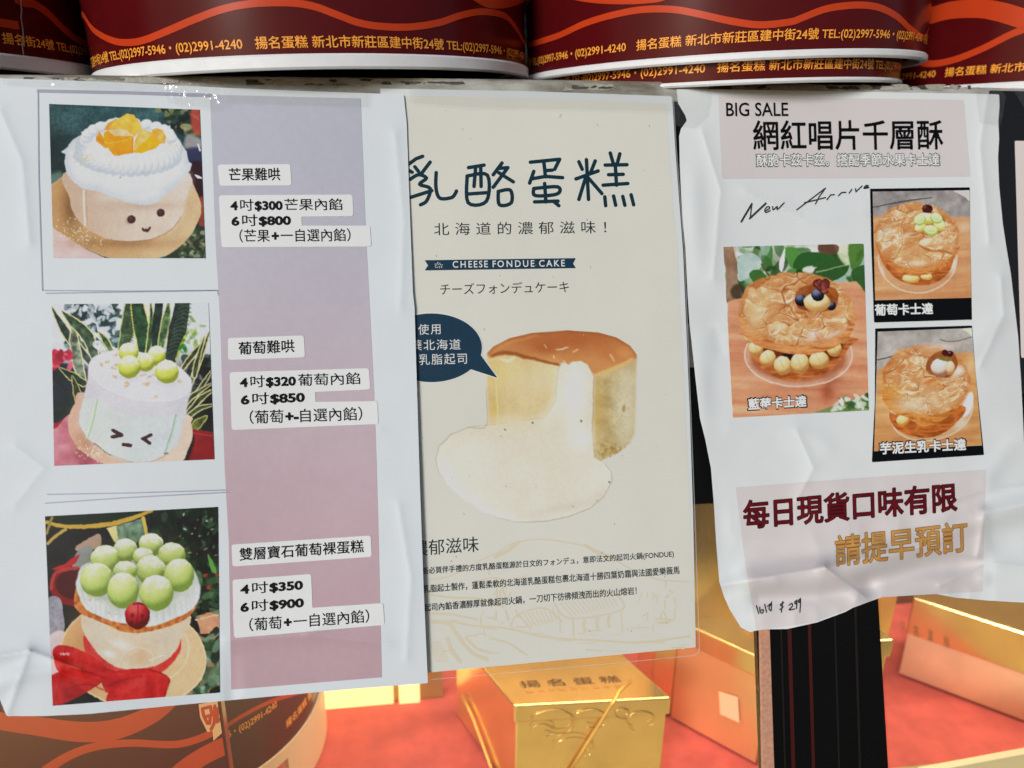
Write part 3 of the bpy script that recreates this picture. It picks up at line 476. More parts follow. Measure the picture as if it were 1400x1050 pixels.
def march(fn, x0, y0, x1, y1, st):                  # mesh of the region fn(X, Y) < 0
    nx, ny = int(math.ceil((x1 - x0) / st)) + 1, int(math.ceil((y1 - y0) / st)) + 1
    X, Y = np.meshgrid(x0 + st * np.arange(nx), y0 + st * np.arange(ny)); s = fn(X, Y)
    P = [np.stack([X.ravel(), Y.ravel()], 1)]; v = s.ravel()
    i = (np.arange(ny - 1)[:, None] * nx + np.arange(nx - 1)[None]).ravel()
    T = np.concatenate([np.stack([i, i + 1, i + nx + 1], 1), np.stack([i, i + nx + 1, i + nx], 1)])
    k = (v[T] < 0).sum(1); out = [T[k == 3]]; extra = []; ed = {}; n0 = nx * ny; new = []
    def cut(a, b):
        key = (a, b) if a < b else (b, a)
        if key not in ed:
            t = v[a] / (v[a] - v[b]); t = min(max(t, .02), .98); ed[key] = n0 + len(extra); extra.append(P[0][a] * (1 - t) + P[0][b] * t)
        return ed[key]
    for t in T[(k == 1) | (k == 2)]:
        t = [int(q) for q in t]; ins = [v[q] < 0 for q in t]
        if sum(ins) == 1:
            r = ins.index(True); a, b, c = t[r], t[(r + 1) % 3], t[(r + 2) % 3]; new.append((a, cut(a, b), cut(a, c)))
        else:
            r = ins.index(False); a, b, c = t[r], t[(r + 1) % 3], t[(r + 2) % 3]; p, q = cut(a, b), cut(a, c); new += [(p, b, c), (p, c, q)]
    if new: out.append(np.array(new))
    T = np.concatenate(out); P = np.concatenate(P + ([np.array(extra)] if extra else []))
    u, inv = np.unique(T.ravel(), return_inverse=True)
    return P[u], inv.reshape(-1, 3)

class Sheet:                                         # a hanging sheet: picture point -> place, with its own bulge and folds
    def __init__(s, root, lift): s.root, s.lift = root, lift
    def pos(s, X, Y, l=0.): return at(X, Y, s.lift(X, Y) + l * 1e-3)
    def region(s, name, fn, box, st, mat, layer, parent=None, smooth=True):
        P, T = march(fn, *box, st)
        return mesh(name, s.pos(P[:, 0], P[:, 1], layer), T[:, ::-1], mat, parent or s.root, smooth)
    def shape(s, name, pts, mat, layer, st=3, parent=None, r=0, sm=False):
        p = np.array(pts, float); fn = (lambda X, Y: sd_rbox(X, Y, pts, r)) if r else (lambda X, Y: sd_poly(X, Y, pts, sm))
        return s.region(name, fn, (p[:, 0].min() - 2, p[:, 1].min() - 2, p[:, 0].max() + 2, p[:, 1].max() + 2), st, mat, layer, parent)
    def strokes(s, name, lines, mat, layer, st=.6, parent=None, org=(0, 0), sc=1., w=None):
        L = []
        for ln in lines:
            pts, ww = (ln if isinstance(ln, tuple) and not np.isscalar(ln[0]) and np.isscalar(ln[1]) else (ln, w))
            L.append(([(org[0] + a / sc, org[1] + b / sc) for a, b in pts], ww / sc))
        q = np.array([a for l, _ in L for a in l]); m = max(x for _, x in L) + 2
        def fn(X, Y):
            d = np.full(X.shape, 1e9)
            for l, ww in L: d = np.minimum(d, sd_line(X, Y, l, ww, len(l) > 3))
            return d
        return s.region(name, fn, (q[:, 0].min() - m, q[:, 1].min() - m, q[:, 0].max() + m, q[:, 1].max() + m), st, mat, layer, parent)
    def print_(s, name, quad, fn, org, sc, layer, mat, parent=None, st=1., soft=4, bg=(128, 128, 128)):
        q = np.array(quad, float); w = max(np.linalg.norm(q[1] - q[0]), np.linalg.norm(q[2] - q[3])); h = max(np.linalg.norm(q[3] - q[0]), np.linalg.norm(q[2] - q[1]))
        nx, ny = int(w / st) + 2, int(h / st) + 2
        U, V_ = np.meshgrid(np.linspace(0, 1, nx), np.linspace(0, 1, ny)); U, V_ = U.ravel()[:, None], V_.ravel()[:, None]
        P = (q[0] * (1 - U) + q[1] * U) * (1 - V_) + (q[3] * (1 - U) + q[2] * U) * V_
        c = Canvas((P[:, 0] - org[0]) * sc, (P[:, 1] - org[1]) * sc, soft, bg); fn(c); c.finish()
        C = lin(np.clip(c.C, 0, 1)) * 1.25; C = C / (1 + (C / .88) ** 5) ** .2
        i = (np.arange(ny - 1)[:, None] * nx + np.arange(nx - 1)[None]).ravel()
        return mesh(name, s.pos(P[:, 0], P[:, 1], layer), np.stack([i, i + nx, i + nx + 1, i + 1], 1), mat, parent or s.root, True, C)
    def text(s, runs, a, b, h, mat, layer, up=(-.03, -1), parent=None, name='lettering', spc=1., grow=0.):
        P, T = typeset(runs, spc); P = P.copy()
        lo, hi = P.min(0), P.max(0); a, b, up = np.array(a, float), np.array(b, float), np.array(up, float)
        t = (P - lo) / (hi - lo); Q = a + (b - a) * t[:, :1] + up * h * t[:, 1:]
        return mesh(name, s.pos(Q[:, 0], Q[:, 1], layer), T, mat, parent or s.root)

_tc = {}
def glyphs(txt, off, spc, res=3):
    k = (txt, off, spc, res)
    if k in _tc: return _tc[k]
    def raw(t, sp):
        cu = bpy.data.curves.new('letters', 'FONT'); cu.body = t; cu.space_character = sp; cu.resolution_u = res
        ob = bpy.data.objects.new('letters', cu); COL.objects.link(ob)
        dg = bpy.context.evaluated_depsgraph_get(); me = bpy.data.meshes.new_from_object(ob.evaluated_get(dg))
        V = np.zeros(len(me.vertices) * 3); me.vertices.foreach_get('co', V); V = V.reshape(-1, 3)[:, :2]
        T = []
        for p in me.polygons:
            v = list(p.vertices)
            for i in range(1, len(v) - 1): T.append((v[0], v[i], v[i + 1]))
        bpy.data.objects.remove(ob); bpy.data.curves.remove(cu); bpy.data.meshes.remove(me)
        return V, np.array(T).reshape(-1, 3)
    if off == 0:
        V, T = raw(txt, spc)
        A = V[T]; ar = (A[:, 1, 0] - A[:, 0, 0]) * (A[:, 2, 1] - A[:, 0, 1]) - (A[:, 2, 0] - A[:, 0, 0]) * (A[:, 1, 1] - A[:, 0, 1])
        T[ar < 0] = T[ar < 0][:, ::-1]; T = T[np.abs(ar) > 1e-9]
    else:                                            # heavier weight: every letter redrawn from the distance to its outline
        Vs, Ts, n, x = [], [], 0, 0.
        for ch in txt:
            k2 = (ch, off, 'one')
            if k2 not in _tc:
                adv = raw(ch + 'I', 1)[0][:, 0].max() - raw('I', 1)[0][:, 0].max()
                if ch in ' \u3000': _tc[k2] = (np.zeros((0, 2)), np.zeros((0, 3), int), adv)
                else:
                    V, T = raw(ch, 1); r_ = np.round(V * 1e4).astype(np.int64); _, inv = np.unique(r_, axis=0, return_inverse=True); inv = inv.ravel()
                    Q = np.zeros((inv.max() + 1, 2)); Q[inv] = V; T = inv[T]
                    A = Q[T]; ar = (A[:, 1, 0] - A[:, 0, 0]) * (A[:, 2, 1] - A[:, 0, 1]) - (A[:, 2, 0] - A[:, 0, 0]) * (A[:, 1, 1] - A[:, 0, 1]); T[ar < 0] = T[ar < 0][:, ::-1]; T = T[np.abs(ar) > 1e-9]
                    E_ = np.concatenate([T[:, [0, 1]], T[:, [1, 2]], T[:, [2, 0]]]); key = {}
                    for a, b in E_: key[(a, b)] = 1
                    bd = [(a, b) for a, b in key if (b, a) not in key]
                    def fn(X, Y):
                        d = np.full(X.shape, 1e18); ins = np.zeros(X.shape, bool)
                        for a, b in bd:
                            ax, ay = Q[a]; bx, by = Q[b]; ex, ey = bx - ax, by - ay; wx, wy = X - ax, Y - ay
                            t = np.clip((wx * ex + wy * ey) / (ex * ex + ey * ey + 1e-15), 0, 1); d = np.minimum(d, (wx - ex * t) ** 2 + (wy - ey * t) ** 2)
                            if ey: ins ^= (((ay <= Y) & (by > Y)) | ((by <= Y) & (ay > Y))) & (X < ax + (Y - ay) * ex / ey)
                        d = np.sqrt(d); return np.where(ins, -d, d) - off
                    lo, hi = Q.min(0) - off - .03, Q.max(0) + off + .03
                    P, T = march(fn, lo[0], lo[1], hi[0], hi[1], .0171); _tc[k2] = (P, T, adv)
            P, T, adv = _tc[k2]
            Vs.append(P + np.array([x, 0])); Ts.append(T + n); n += len(P); x += adv * spc
        V, T = np.concatenate(Vs), np.concatenate(Ts).astype(int)
    _tc[k] = (V, T); return V, T
def typeset(runs, spc=1.):
    if isinstance(runs, str): runs = [(runs, 0.)]
    if isinstance(runs, tuple): runs = [runs]
    Vs, Ts, x, n = [], [], 0., 0
    for r in runs:
        txt, off = r[0], r[1]; sc = r[2] if len(r) > 2 else 1.; gap = r[3] if len(r) > 3 else .12
        V, T = glyphs(txt, off, spc); V = V * sc; V = V - np.array([V[:, 0].min(), 0]); V = V + np.array([x, r[4] if len(r) > 4 else 0]); x = V[:, 0].max() + gap
        Vs.append(V); Ts.append(T + n); n += len(V)
    return np.concatenate(Vs), np.concatenate(Ts)

# ---------------------------------------------------------------- materials
def mat(name, col, rough=.5, spec=.5, coat=0., metal=0., attr=False, mott=.0, msc=200., bump=0., bsc=800., emis=None, est=0., coat_r=.05, col2=None, stretch=None, detail=4):
    m = bpy.data.materials.new(name); m.use_nodes = True; n = m.node_tree; b = n.nodes['Principled BSDF']; L = n.links
    b.inputs['Roughness'].default_value = rough; b.inputs['Specular IOR Level'].default_value = spec; b.inputs['Metallic'].default_value = metal
    b.inputs['Coat Weight'].default_value = coat; b.inputs['Coat Roughness'].default_value = coat_r
    tc = n.nodes.new('ShaderNodeTexCoord'); src = tc.outputs['Object']
    if stretch:
        mp = n.nodes.new('ShaderNodeMapping'); mp.inputs['Scale'].default_value = stretch; L.new(src, mp.inputs[0]); src = mp.outputs[0]
    if attr:
        a = n.nodes.new('ShaderNodeAttribute'); a.attribute_name = 'Col'; out = a.outputs['Color']
    else:
        r = n.nodes.new('ShaderNodeRGB'); r.outputs[0].default_value = (*col, 1); out = r.outputs[0]
    if mott or col2:
        nz = n.nodes.new('ShaderNodeTexNoise'); nz.inputs['Scale'].default_value = msc; nz.inputs['Detail'].default_value = detail; nz.inputs['Roughness'].default_value = .6; L.new(src, nz.inputs['Vector'])
        cr = n.nodes.new('ShaderNodeMapRange'); cr.inputs[1].default_value = .35; cr.inputs[2].default_value = .65; L.new(nz.outputs['Fac'], cr.inputs[0])
        mx = n.nodes.new('ShaderNodeMix'); mx.data_type = 'RGBA'; L.new(cr.outputs[0], mx.inputs['Factor'])
        if col2: L.new(out, mx.inputs['A']); mx.inputs['B'].default_value = (*col2, 1)
        else:
            mx.blend_type = 'MULTIPLY'; L.new(out, mx.inputs['A']); mx.inputs['B'].default_value = (1 - mott, 1 - mott, 1 - mott * .95, 1)
        out = mx.outputs['Result']
    L.new(out, b.inputs['Base Color'])
    if bump:
        z = n.nodes.new('ShaderNodeTexNoise'); z.inputs['Scale'].default_value = bsc; z.inputs['Detail'].default_value = 3; L.new(src, z.inputs['Vector'])
        bp = n.nodes.new('ShaderNodeBump'); bp.inputs['Strength'].default_value = bump; bp.inputs['Distance'].default_value = .0004; L.new(z.outputs['Fac'], bp.inputs['Height']); L.new(bp.outputs[0], b.inputs['Normal'])
    if emis: b.inputs['Emission Color'].default_value = (*emis, 1); b.inputs['Emission Strength'].default_value = est
    return m
def film(name, tint=(1, 1, 1), gloss=.06, rough=.03, bump=0., bsc=300., haze=0., ior=1.45, stretch=None, dist=.0006):    # thin clear sheet: see-through with a Fresnel reflection
    m = bpy.data.materials.new(name); m.use_nodes = True; n = m.node_tree; L = n.links; n.nodes.remove(n.nodes['Principled BSDF']); out = n.nodes['Material Output']
    t = n.nodes.new('ShaderNodeBsdfTransparent'); t.inputs[0].default_value = (*tint, 1); g = n.nodes.new('ShaderNodeBsdfGlossy'); g.inputs['Roughness'].default_value = rough
    fr = n.nodes.new('ShaderNodeLayerWeight'); fr.inputs[0].default_value = .5; pw = n.nodes.new('ShaderNodeMath'); pw.operation = 'POWER'; pw.inputs[1].default_value = 5; L.new(fr.outputs['Facing'], pw.inputs[0]); f0 = ((ior - 1) / (ior + 1)) ** 2; ma = n.nodes.new('ShaderNodeMath'); ma.operation = 'MULTIPLY_ADD'; ma.inputs[1].default_value = 1 - f0; ma.inputs[2].default_value = f0; L.new(pw.outputs[0], ma.inputs[0]); mx = n.nodes.new('ShaderNodeMixShader'); src = t.outputs[0]
    if haze:
        df = n.nodes.new('ShaderNodeBsdfDiffuse'); df.inputs[0].default_value = (.75, .75, .74, 1); hm = n.nodes.new('ShaderNodeMixShader'); hm.inputs[0].default_value = haze; L.new(t.outputs[0], hm.inputs[1]); L.new(df.outputs[0], hm.inputs[2]); src = hm.outputs[0]
    L.new(ma.outputs[0], mx.inputs[0]); L.new(src, mx.inputs[1]); L.new(g.outputs[0], mx.inputs[2]); L.new(mx.outputs[0], out.inputs[0])
    if bump:
        tc = n.nodes.new('ShaderNodeTexCoord'); v = tc.outputs['Object']
        if stretch: mp = n.nodes.new('ShaderNodeMapping'); mp.inputs['Scale'].default_value = stretch; L.new(v, mp.inputs[0]); v = mp.outputs[0]
        z = n.nodes.new('ShaderNodeTexNoise'); z.inputs['Scale'].default_value = bsc; z.inputs['Detail'].default_value = 2; L.new(v, z.inputs['Vector'])
        bp = n.nodes.new('ShaderNodeBump'); bp.inputs['Strength'].default_value = bump; bp.inputs['Distance'].default_value = dist; L.new(z.outputs['Fac'], bp.inputs['Height']); L.new(bp.outputs[0], g.inputs['Normal']); L.new(bp.outputs[0], fr.inputs['Normal'])
    return m
M = dict(
    paper=mat('white paper', ink(208, 213, 217), .55, .3, mott=.05, msc=9, bump=.06, bsc=900), cream=mat('cream paper', ink(211, 210, 202), .5, .3, mott=.05, msc=14, bump=.05, bsc=700),
    thin=mat('thin paper', ink(210, 213, 213), .6, .25, mott=.03, msc=12, bump=.08, bsc=700), photo=mat('printed photo', (1, 1, 1), .5, .15, attr=True, mott=.06, msc=2600, bump=.05, bsc=900),
    lav=None, black=mat('black ink', ink(8, 10, 13), .55, .12), grey=mat('grey ink', ink(150, 150, 168), .5), white=mat('white ink', ink(216, 217, 216), .5, .3), navy=mat('navy ink', ink(22, 54, 76), .5, .15, mott=.12, msc=500), teal=mat('dark teal ink', ink(16, 48, 60), .5, .15, mott=.15, msc=400),
    dark=mat('dark green ink', ink(22, 40, 44), .5, .15), blush=mat('blush ink', ink(204, 197, 196), .55, mott=.03, msc=40), wine=mat('wine red ink', ink(100, 16, 26), .5, .15, mott=.3, msc=120), winedark=mat('deep wine ink', ink(48, 8, 14), .5, .15), gold_ink=mat('gold ink', ink(196, 146, 74), .5, mott=.2, msc=150), brown=mat('brown ink', ink(140, 92, 40), .5),
    sketch=mat('tan sketch ink', ink(207, 197, 174), .5), pen=mat('pen ink', ink(40, 42, 48), .5), outline=mat('soft grey ink', ink(70, 72, 72), .5),
    maroon=mat('glossy maroon card', tuple(lin(rgb(88, 14, 18)) * 1.05), .2, .22, coat=.0, mott=.12, msc=60, bump=.02, bsc=60), orange=mat('orange print', tuple(lin(rgb(204, 66, 28)) * 1.08), .25, .25, coat=.0, mott=.08, msc=60), amber=mat('amber print', tuple(lin(rgb(250, 164, 62)) * 1.3), .3, .25, coat=.0, mott=.2, msc=400),
    rim=mat('white card rim', (.95, .95, .95), .45, .4, mott=.06, msc=120, bump=.03, bsc=260), seam=mat('worn card edge', (.5, .4, .36), .6), inside=mat('raw card', (.28, .22, .16), .8))
# ---------------------------------------------------------------- helpers for solid things
def box8(P, name, m, parent, bev=0):                # P: 4 top corners + 4 bottom corners (same order)
    o = mesh(name, P, [(0, 1, 2, 3), (7, 6, 5, 4), (0, 4, 5, 1), (1, 5, 6, 2), (2, 6, 7, 3), (3, 7, 4, 0)], m, parent)
    bm = bmesh.new(); bm.from_mesh(o.data); bmesh.ops.recalc_face_normals(bm, faces=bm.faces)
    if bev: bmesh.ops.bevel(bm, geom=list(bm.edges), offset=bev, segments=2, profile=.5, affect='EDGES')
    bm.to_mesh(o.data); bm.free(); return o
def slab(name, pts, n0, n1, m, parent, bev=0):      # plate parallel to the glass between offsets n0 < n1; pts: 4 picture points on the glass
    q = [at(x, y) for x, y in pts]; return box8([v + GN * n1 for v in q] + [v + GN * n0 for v in q], name, m, parent, bev)
def prism(name, base, z0, z1, m, parent, bev=0):
    b = [np.array(v[:2]) for v in base]; return box8([(*v, z1) for v in b] + [(*v, z0) for v in b], name, m, parent, bev)
def tube(name, pts, r, m, parent, n=8):
    p = np.array(pts, float); V, Fs = [], []
    for i in range(len(p)):
        t = p[min(i + 1, len(p) - 1)] - p[max(i - 1, 0)]; t /= np.linalg.norm(t); a = np.cross(t, [.3, .2, .9]); a /= np.linalg.norm(a); b = np.cross(t, a)
        V += [p[i] + r * (a * math.cos(2 * math.pi * k / n) + b * math.sin(2 * math.pi * k / n)) for k in range(n)]
    for i in range(len(p) - 1):
        for k in range(n): Fs.append((i * n + k, i * n + (k + 1) % n, (i + 1) * n + (k + 1) % n, (i + 1) * n + k))
    Fs += [tuple(range(n))[::-1], tuple((len(p) - 1) * n + k for k in range(n))]
    return mesh(name, V, Fs, m, parent, True)
import bmesh
ZL = float(at(600, 108)[2])                          # top of the case

# ---------------------------------------------------------------- the display case
FLOOR, BACK = .90, .20
wood = mat('dark wood', (.018, .014, .012), .5, .2, mott=.3, msc=60); blackp = mat('black gloss panel', (.005, .005, .005), .4, .12, mott=.2, msc=30)
gold_wall = mat('gold brown lining', (.36, .2, .06), .35, metal=.4, mott=.5, msc=14)
case = thing('display_case', 'black framed glass display case lined with red cloth, its slanted front hung with paper posters', 'display case', (0, .05, FLOOR))
ledge_m = mat('grimy painted ledge', tuple(lin(rgb(206, 205, 196))), .35, .5, coat=.2, mott=0, msc=70, bump=.5, bsc=160, col2=tuple(lin(rgb(120, 112, 96))), stretch=(.35, 1, 1), detail=8)
L0 = [(-260, 99), (0, 102), (300, 104), (600, 107), (1000, 113), (1400, 121), (1750, 128)]
def strip(name, top, bot, n0, n1, m):
    V, Fs = [], []; rr = random.Random(4); X = np.linspace(-260, 1750, 400); T = np.interp(X, *zip(*top)); B = np.interp(X, *zip(*bot))
    for x, t, b in zip(X, T, B):
        e = rr.uniform(-.6, .6)
        for y, n in ((t, n0), (t + .4 + e * .5, n1 - .0006), (t + 2.5, n1), (b - 2.5, n1), (b + e, n1 - .0006), (b + e, n0)): V.append(at(x, y, n))
    for i in range(len(X) - 1):
        for k in range(6): a, b = i * 6 + k, i * 6 + (k + 1) % 6; Fs.append((a, b, b + 6, a + 6))
    return mesh(name, V, Fs, m, case)
strip('ledge', L0, [(x, y + 27) for x, y in L0], -.008, .0012, ledge_m)
grime = mat('dark tape residue', tuple(lin(rgb(84, 78, 66))), .6, mott=.6, msc=700); grime2 = mat('pale tape residue', tuple(lin(rgb(186, 180, 164))), .3, coat=.5, mott=.3, msc=500, bump=.6, bsc=500)
class Flat:                                          # flat drawing on the face of the ledge
    lift = staticmethod(lambda X, Y: .0013)
led = Sheet(case, lambda X, Y: .00125 + 0 * X)
def blotch(box, thr, seed, sc):
    def fn(X, Y):
        e = np.minimum(np.minimum(X - box[0], box[2] - X) / 14, np.minimum(Y - box[1], box[3] - Y) / 3).clip(0, 1)
        n = fbm(X / 3.2, Y, sc, 4, seed); return thr - n * e
    return fn
for i, (bx, th, m, sc) in enumerate((((20, 103, 120, 114), .52, grime, 6), ((170, 105, 240, 118), .47, grime, 5), ((325, 106, 520, 119), .46, grime, 6), ((330, 105, 640, 121), .5, grime2, 9), ((500, 109, 660, 118), .53, grime, 5), ((760, 112, 925, 126), .5, grime2, 7), ((770, 113, 880, 124), .53, grime, 5), ((950, 114, 1340, 125), .54, grime, 5), ((1040, 113, 1360, 126), .5, grime2, 7), ((0, 103, 330, 116), .5, grime2, 9))):
    led.region('tape_residue', blotch(bx, th, 20 + i, sc), bx, .9, m, .03 * (i + 1), case)
slab('top_panel', [(-260, 100.5), (1750, 129.5), (1750, 140), (-260, 111)], -.0095, -.0085, wood, case)
prism('top_board', [(-.42, .058), (.62, .058), (.62, .62), (-.42, .62)], ZL - .02, ZL - .0068, wood, case)
def row(y, x): return y + (300 - y) * 1.33e-4 * (x - 945)         # a level line on the glass
slab('fascia', [(-300, 126), (1800, 146), (1800, row(690, 1800)), (-300, row(690, -300))], -.0095, -.0008, blackp, case, .0004)
slab('grey_patch', [(915, 444), (985, 440), (988, 500), (918, 504)], -.0007, .0004, mat('grey metallic patch', (.22, .22, .21), .35, metal=.6, mott=.3, msc=90), case, .0003)  # thin grey metallic patch on the fascia between two posters
glass = film('window glass', (.98, .98, .97), rough=.01, haze=.012)
slab('glass_pane', [(-300, row(690, -300) + 1), (1029, row(690, 1029) + 1), (1052, 1290), (-300, 1420)], -.006, -.001, glass, case)
slab('glass_pane', [(1197, row(690, 1197) + 1), (1800, row(690, 1800) + 1), (1830, 1120), (1232, 1260)], -.006, -.001, glass, case)
trim = mat('pink felt strip', tuple(lin(rgb(206, 150, 122)) * 1.1), .8, mott=.25, msc=500, bump=.5, bsc=700); reddark = mat('dark red painted reflection', (.06, .006, .006), .3)
mul = slab('mullion', [(1031, row(690, 1031) + 1), (1195, row(690, 1195) + 1), (1230, 1262), (1054, 1288)], -.007, -.0012, blackp, case, .0008)
slab('felt_strip', [(1037, 800), (1050, 800), (1066, 1287), (1046, 1288)], -.0011, .0006, trim, mul, .0003)
for x, w, m in ((1076, 5, reddark), (1104, 4, reddark), (1066, 2, wood), (1140, 2, wood), (1168, 3, wood)):  # the red pair are reflections on the black post, put in as colour
    slab('seam', [(x, 800), (x + w, 800), (x + w + 14, 1280), (x + 14, 1280)], -.0011, -.0006, m, mul)
prism('back_wall', [(-.42, BACK), (.62, BACK), (.62, BACK + .01), (-.42, BACK + .01)], FLOOR - .02, ZL - .022, gold_wall, case)
for x in (-.43, .62): prism('side_wall', [(x, -.14), (x + .01, -.14), (x + .01, BACK), (x, BACK)], FLOOR - .02, ZL - .03, wood, case)
prism('base', [(-.42, -.14), (.62, -.14), (.62, BACK), (-.42, BACK)], FLOOR - .06, FLOOR - .004, wood, case)
prism('bounce_board', [(-.42, -.139), (.62, -.139), (.62, .0215), (-.42, .0215)], FLOOR - .0035, FLOOR + .0004, mat('brassy bounce board', (.62, .54, .28), .4, metal=.3, mott=.3, msc=20), case)  # unseen board added to bounce olive-yellow light onto the gold box front
cloth_m = mat('red cloth', tuple(lin(rgb(222, 100, 92))), .75, .3, mott=.25, msc=40, bump=.3, bsc=900)
gx, gy = np.meshgrid(np.linspace(-.41, .61, 120), np.linspace(.022, BACK - .001, 40)); gz = FLOOR + .0025 * (fbm(gx.ravel() * 1000, gy.ravel() * 1000, 70, 3, 3) - .5)
i = (np.arange(39)[:, None] * 120 + np.arange(119)[None]).ravel()
tag(mesh('red_cloth', np.stack([gx.ravel(), gy.ravel(), gz], 1), np.stack([i, i + 1, i + 121, i + 120], 1), cloth_m, None, True), 'red cloth covering the floor of the case behind the glass', 'cloth')
YL = .128
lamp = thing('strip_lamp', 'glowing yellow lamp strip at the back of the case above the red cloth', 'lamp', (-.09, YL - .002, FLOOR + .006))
def on_back(px, py): return aty(px, py, (0, YL - .004, 0), (0, 1, 0))
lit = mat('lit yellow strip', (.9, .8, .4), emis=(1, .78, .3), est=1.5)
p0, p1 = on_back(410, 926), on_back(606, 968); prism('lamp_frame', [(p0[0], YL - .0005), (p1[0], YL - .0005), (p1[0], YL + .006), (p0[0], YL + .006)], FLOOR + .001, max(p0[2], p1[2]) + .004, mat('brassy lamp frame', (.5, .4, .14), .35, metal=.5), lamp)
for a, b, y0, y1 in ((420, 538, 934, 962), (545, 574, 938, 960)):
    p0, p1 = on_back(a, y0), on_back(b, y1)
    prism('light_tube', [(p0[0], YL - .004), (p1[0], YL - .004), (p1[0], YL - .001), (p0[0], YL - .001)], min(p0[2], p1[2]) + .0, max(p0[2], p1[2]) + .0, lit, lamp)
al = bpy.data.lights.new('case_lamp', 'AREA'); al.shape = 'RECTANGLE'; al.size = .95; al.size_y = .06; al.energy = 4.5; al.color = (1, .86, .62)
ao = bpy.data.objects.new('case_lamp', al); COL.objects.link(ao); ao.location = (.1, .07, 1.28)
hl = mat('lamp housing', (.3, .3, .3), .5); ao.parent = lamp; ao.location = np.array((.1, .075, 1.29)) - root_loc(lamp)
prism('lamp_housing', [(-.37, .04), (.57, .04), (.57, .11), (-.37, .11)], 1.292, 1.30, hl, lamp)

# ---------------------------------------------------------------- round cake tubs
def hit(px, py, c, r):                               # ray on a round wall -> (s, z)
    d = ray(px, py); a = d[..., :2]; o = CP[:2] - np.array(c)
    A = (a * a).sum(-1); B = (a * o).sum(-1); Cc = o @ o - r * r; q = np.maximum(B * B - A * Cc, 0); t = (-B - np.sqrt(q)) / A
    p = CP + d * t[..., None]; return np.stack([r * np.arctan2(p[..., 0] - c[0], -(p[..., 1] - c[1])), p[..., 2]], -1)
def wall(c, r, s, z): return np.stack([c[0] + r * np.sin(s / r), c[1] - r * np.cos(s / r), z], -1)
def ring(name, c, r0, r1, z0, z1, m, parent, n=160, lip=0, a0=0, a1=2 * math.pi, smooth=True):
    prof = [(r1 - lip, z0), (r1, z0 + lip), (r1, z1 - lip), (r1 - lip, z1), (r0, z1), (r0, z0)]; V, Fs = [], []; k = len(prof); full = a1 - a0 > 6.28
    A = np.linspace(a0, a1, n + 1)[:-1] if full else np.linspace(a0, a1, n)
    for a in A: V += [(c[0] + r * math.sin(a), c[1] - r * math.cos(a), z) for r, z in prof]
    for i in range(len(A) if full else len(A) - 1):
        j = (i + 1) % len(A)
        for q in range(k): Fs.append((i * k + q, j * k + q, j * k + (q + 1) % k, i * k + (q + 1) % k))
    if not full: Fs += [tuple(range(k)), tuple((len(A) - 1) * k + q for q in range(k))[::-1]]
    o = mesh(name, V, Fs, m, parent); 
    for p in o.data.polygons: p.use_smooth = False
    bm = bmesh.new(); bm.from_mesh(o.data); bmesh.ops.recalc_face_normals(bm, faces=bm.faces)
    for f in bm.faces: f.smooth = True
    for e in bm.edges:
        if len(e.link_faces) == 2 and e.calc_face_angle(0) > .5: e.smooth = False
    bm.to_mesh(o.data); bm.free(); return o
ADDR, PHONE = '揚名蛋糕 新北市新莊區建中街24號', 'TEL:(02)2997-5946・(02)2991-4240'
C2, R2 = (-.0968, .1561), .1237
s_ = lambda x, y: float(hit(x, y, C2, R2)[0])
SA, ST = s_(607, 66) - s_(350, 68), s_(333, 72) - s_(153, 88)          # lengths of the two halves of the line
GAP = s_(611, 66) - s_(607, 66); PER = s_(611, 66) - s_(153, 88)
HT = float(hit(450, 48, C2, R2)[1] - hit(450, 65.5, C2, R2)[1])
def on_tub(name, c, r, P, T, m, parent, off): return mesh(name, wall(c, r + off, P[:, 0] * (r + off) / r, P[:, 1]), T, m, parent)
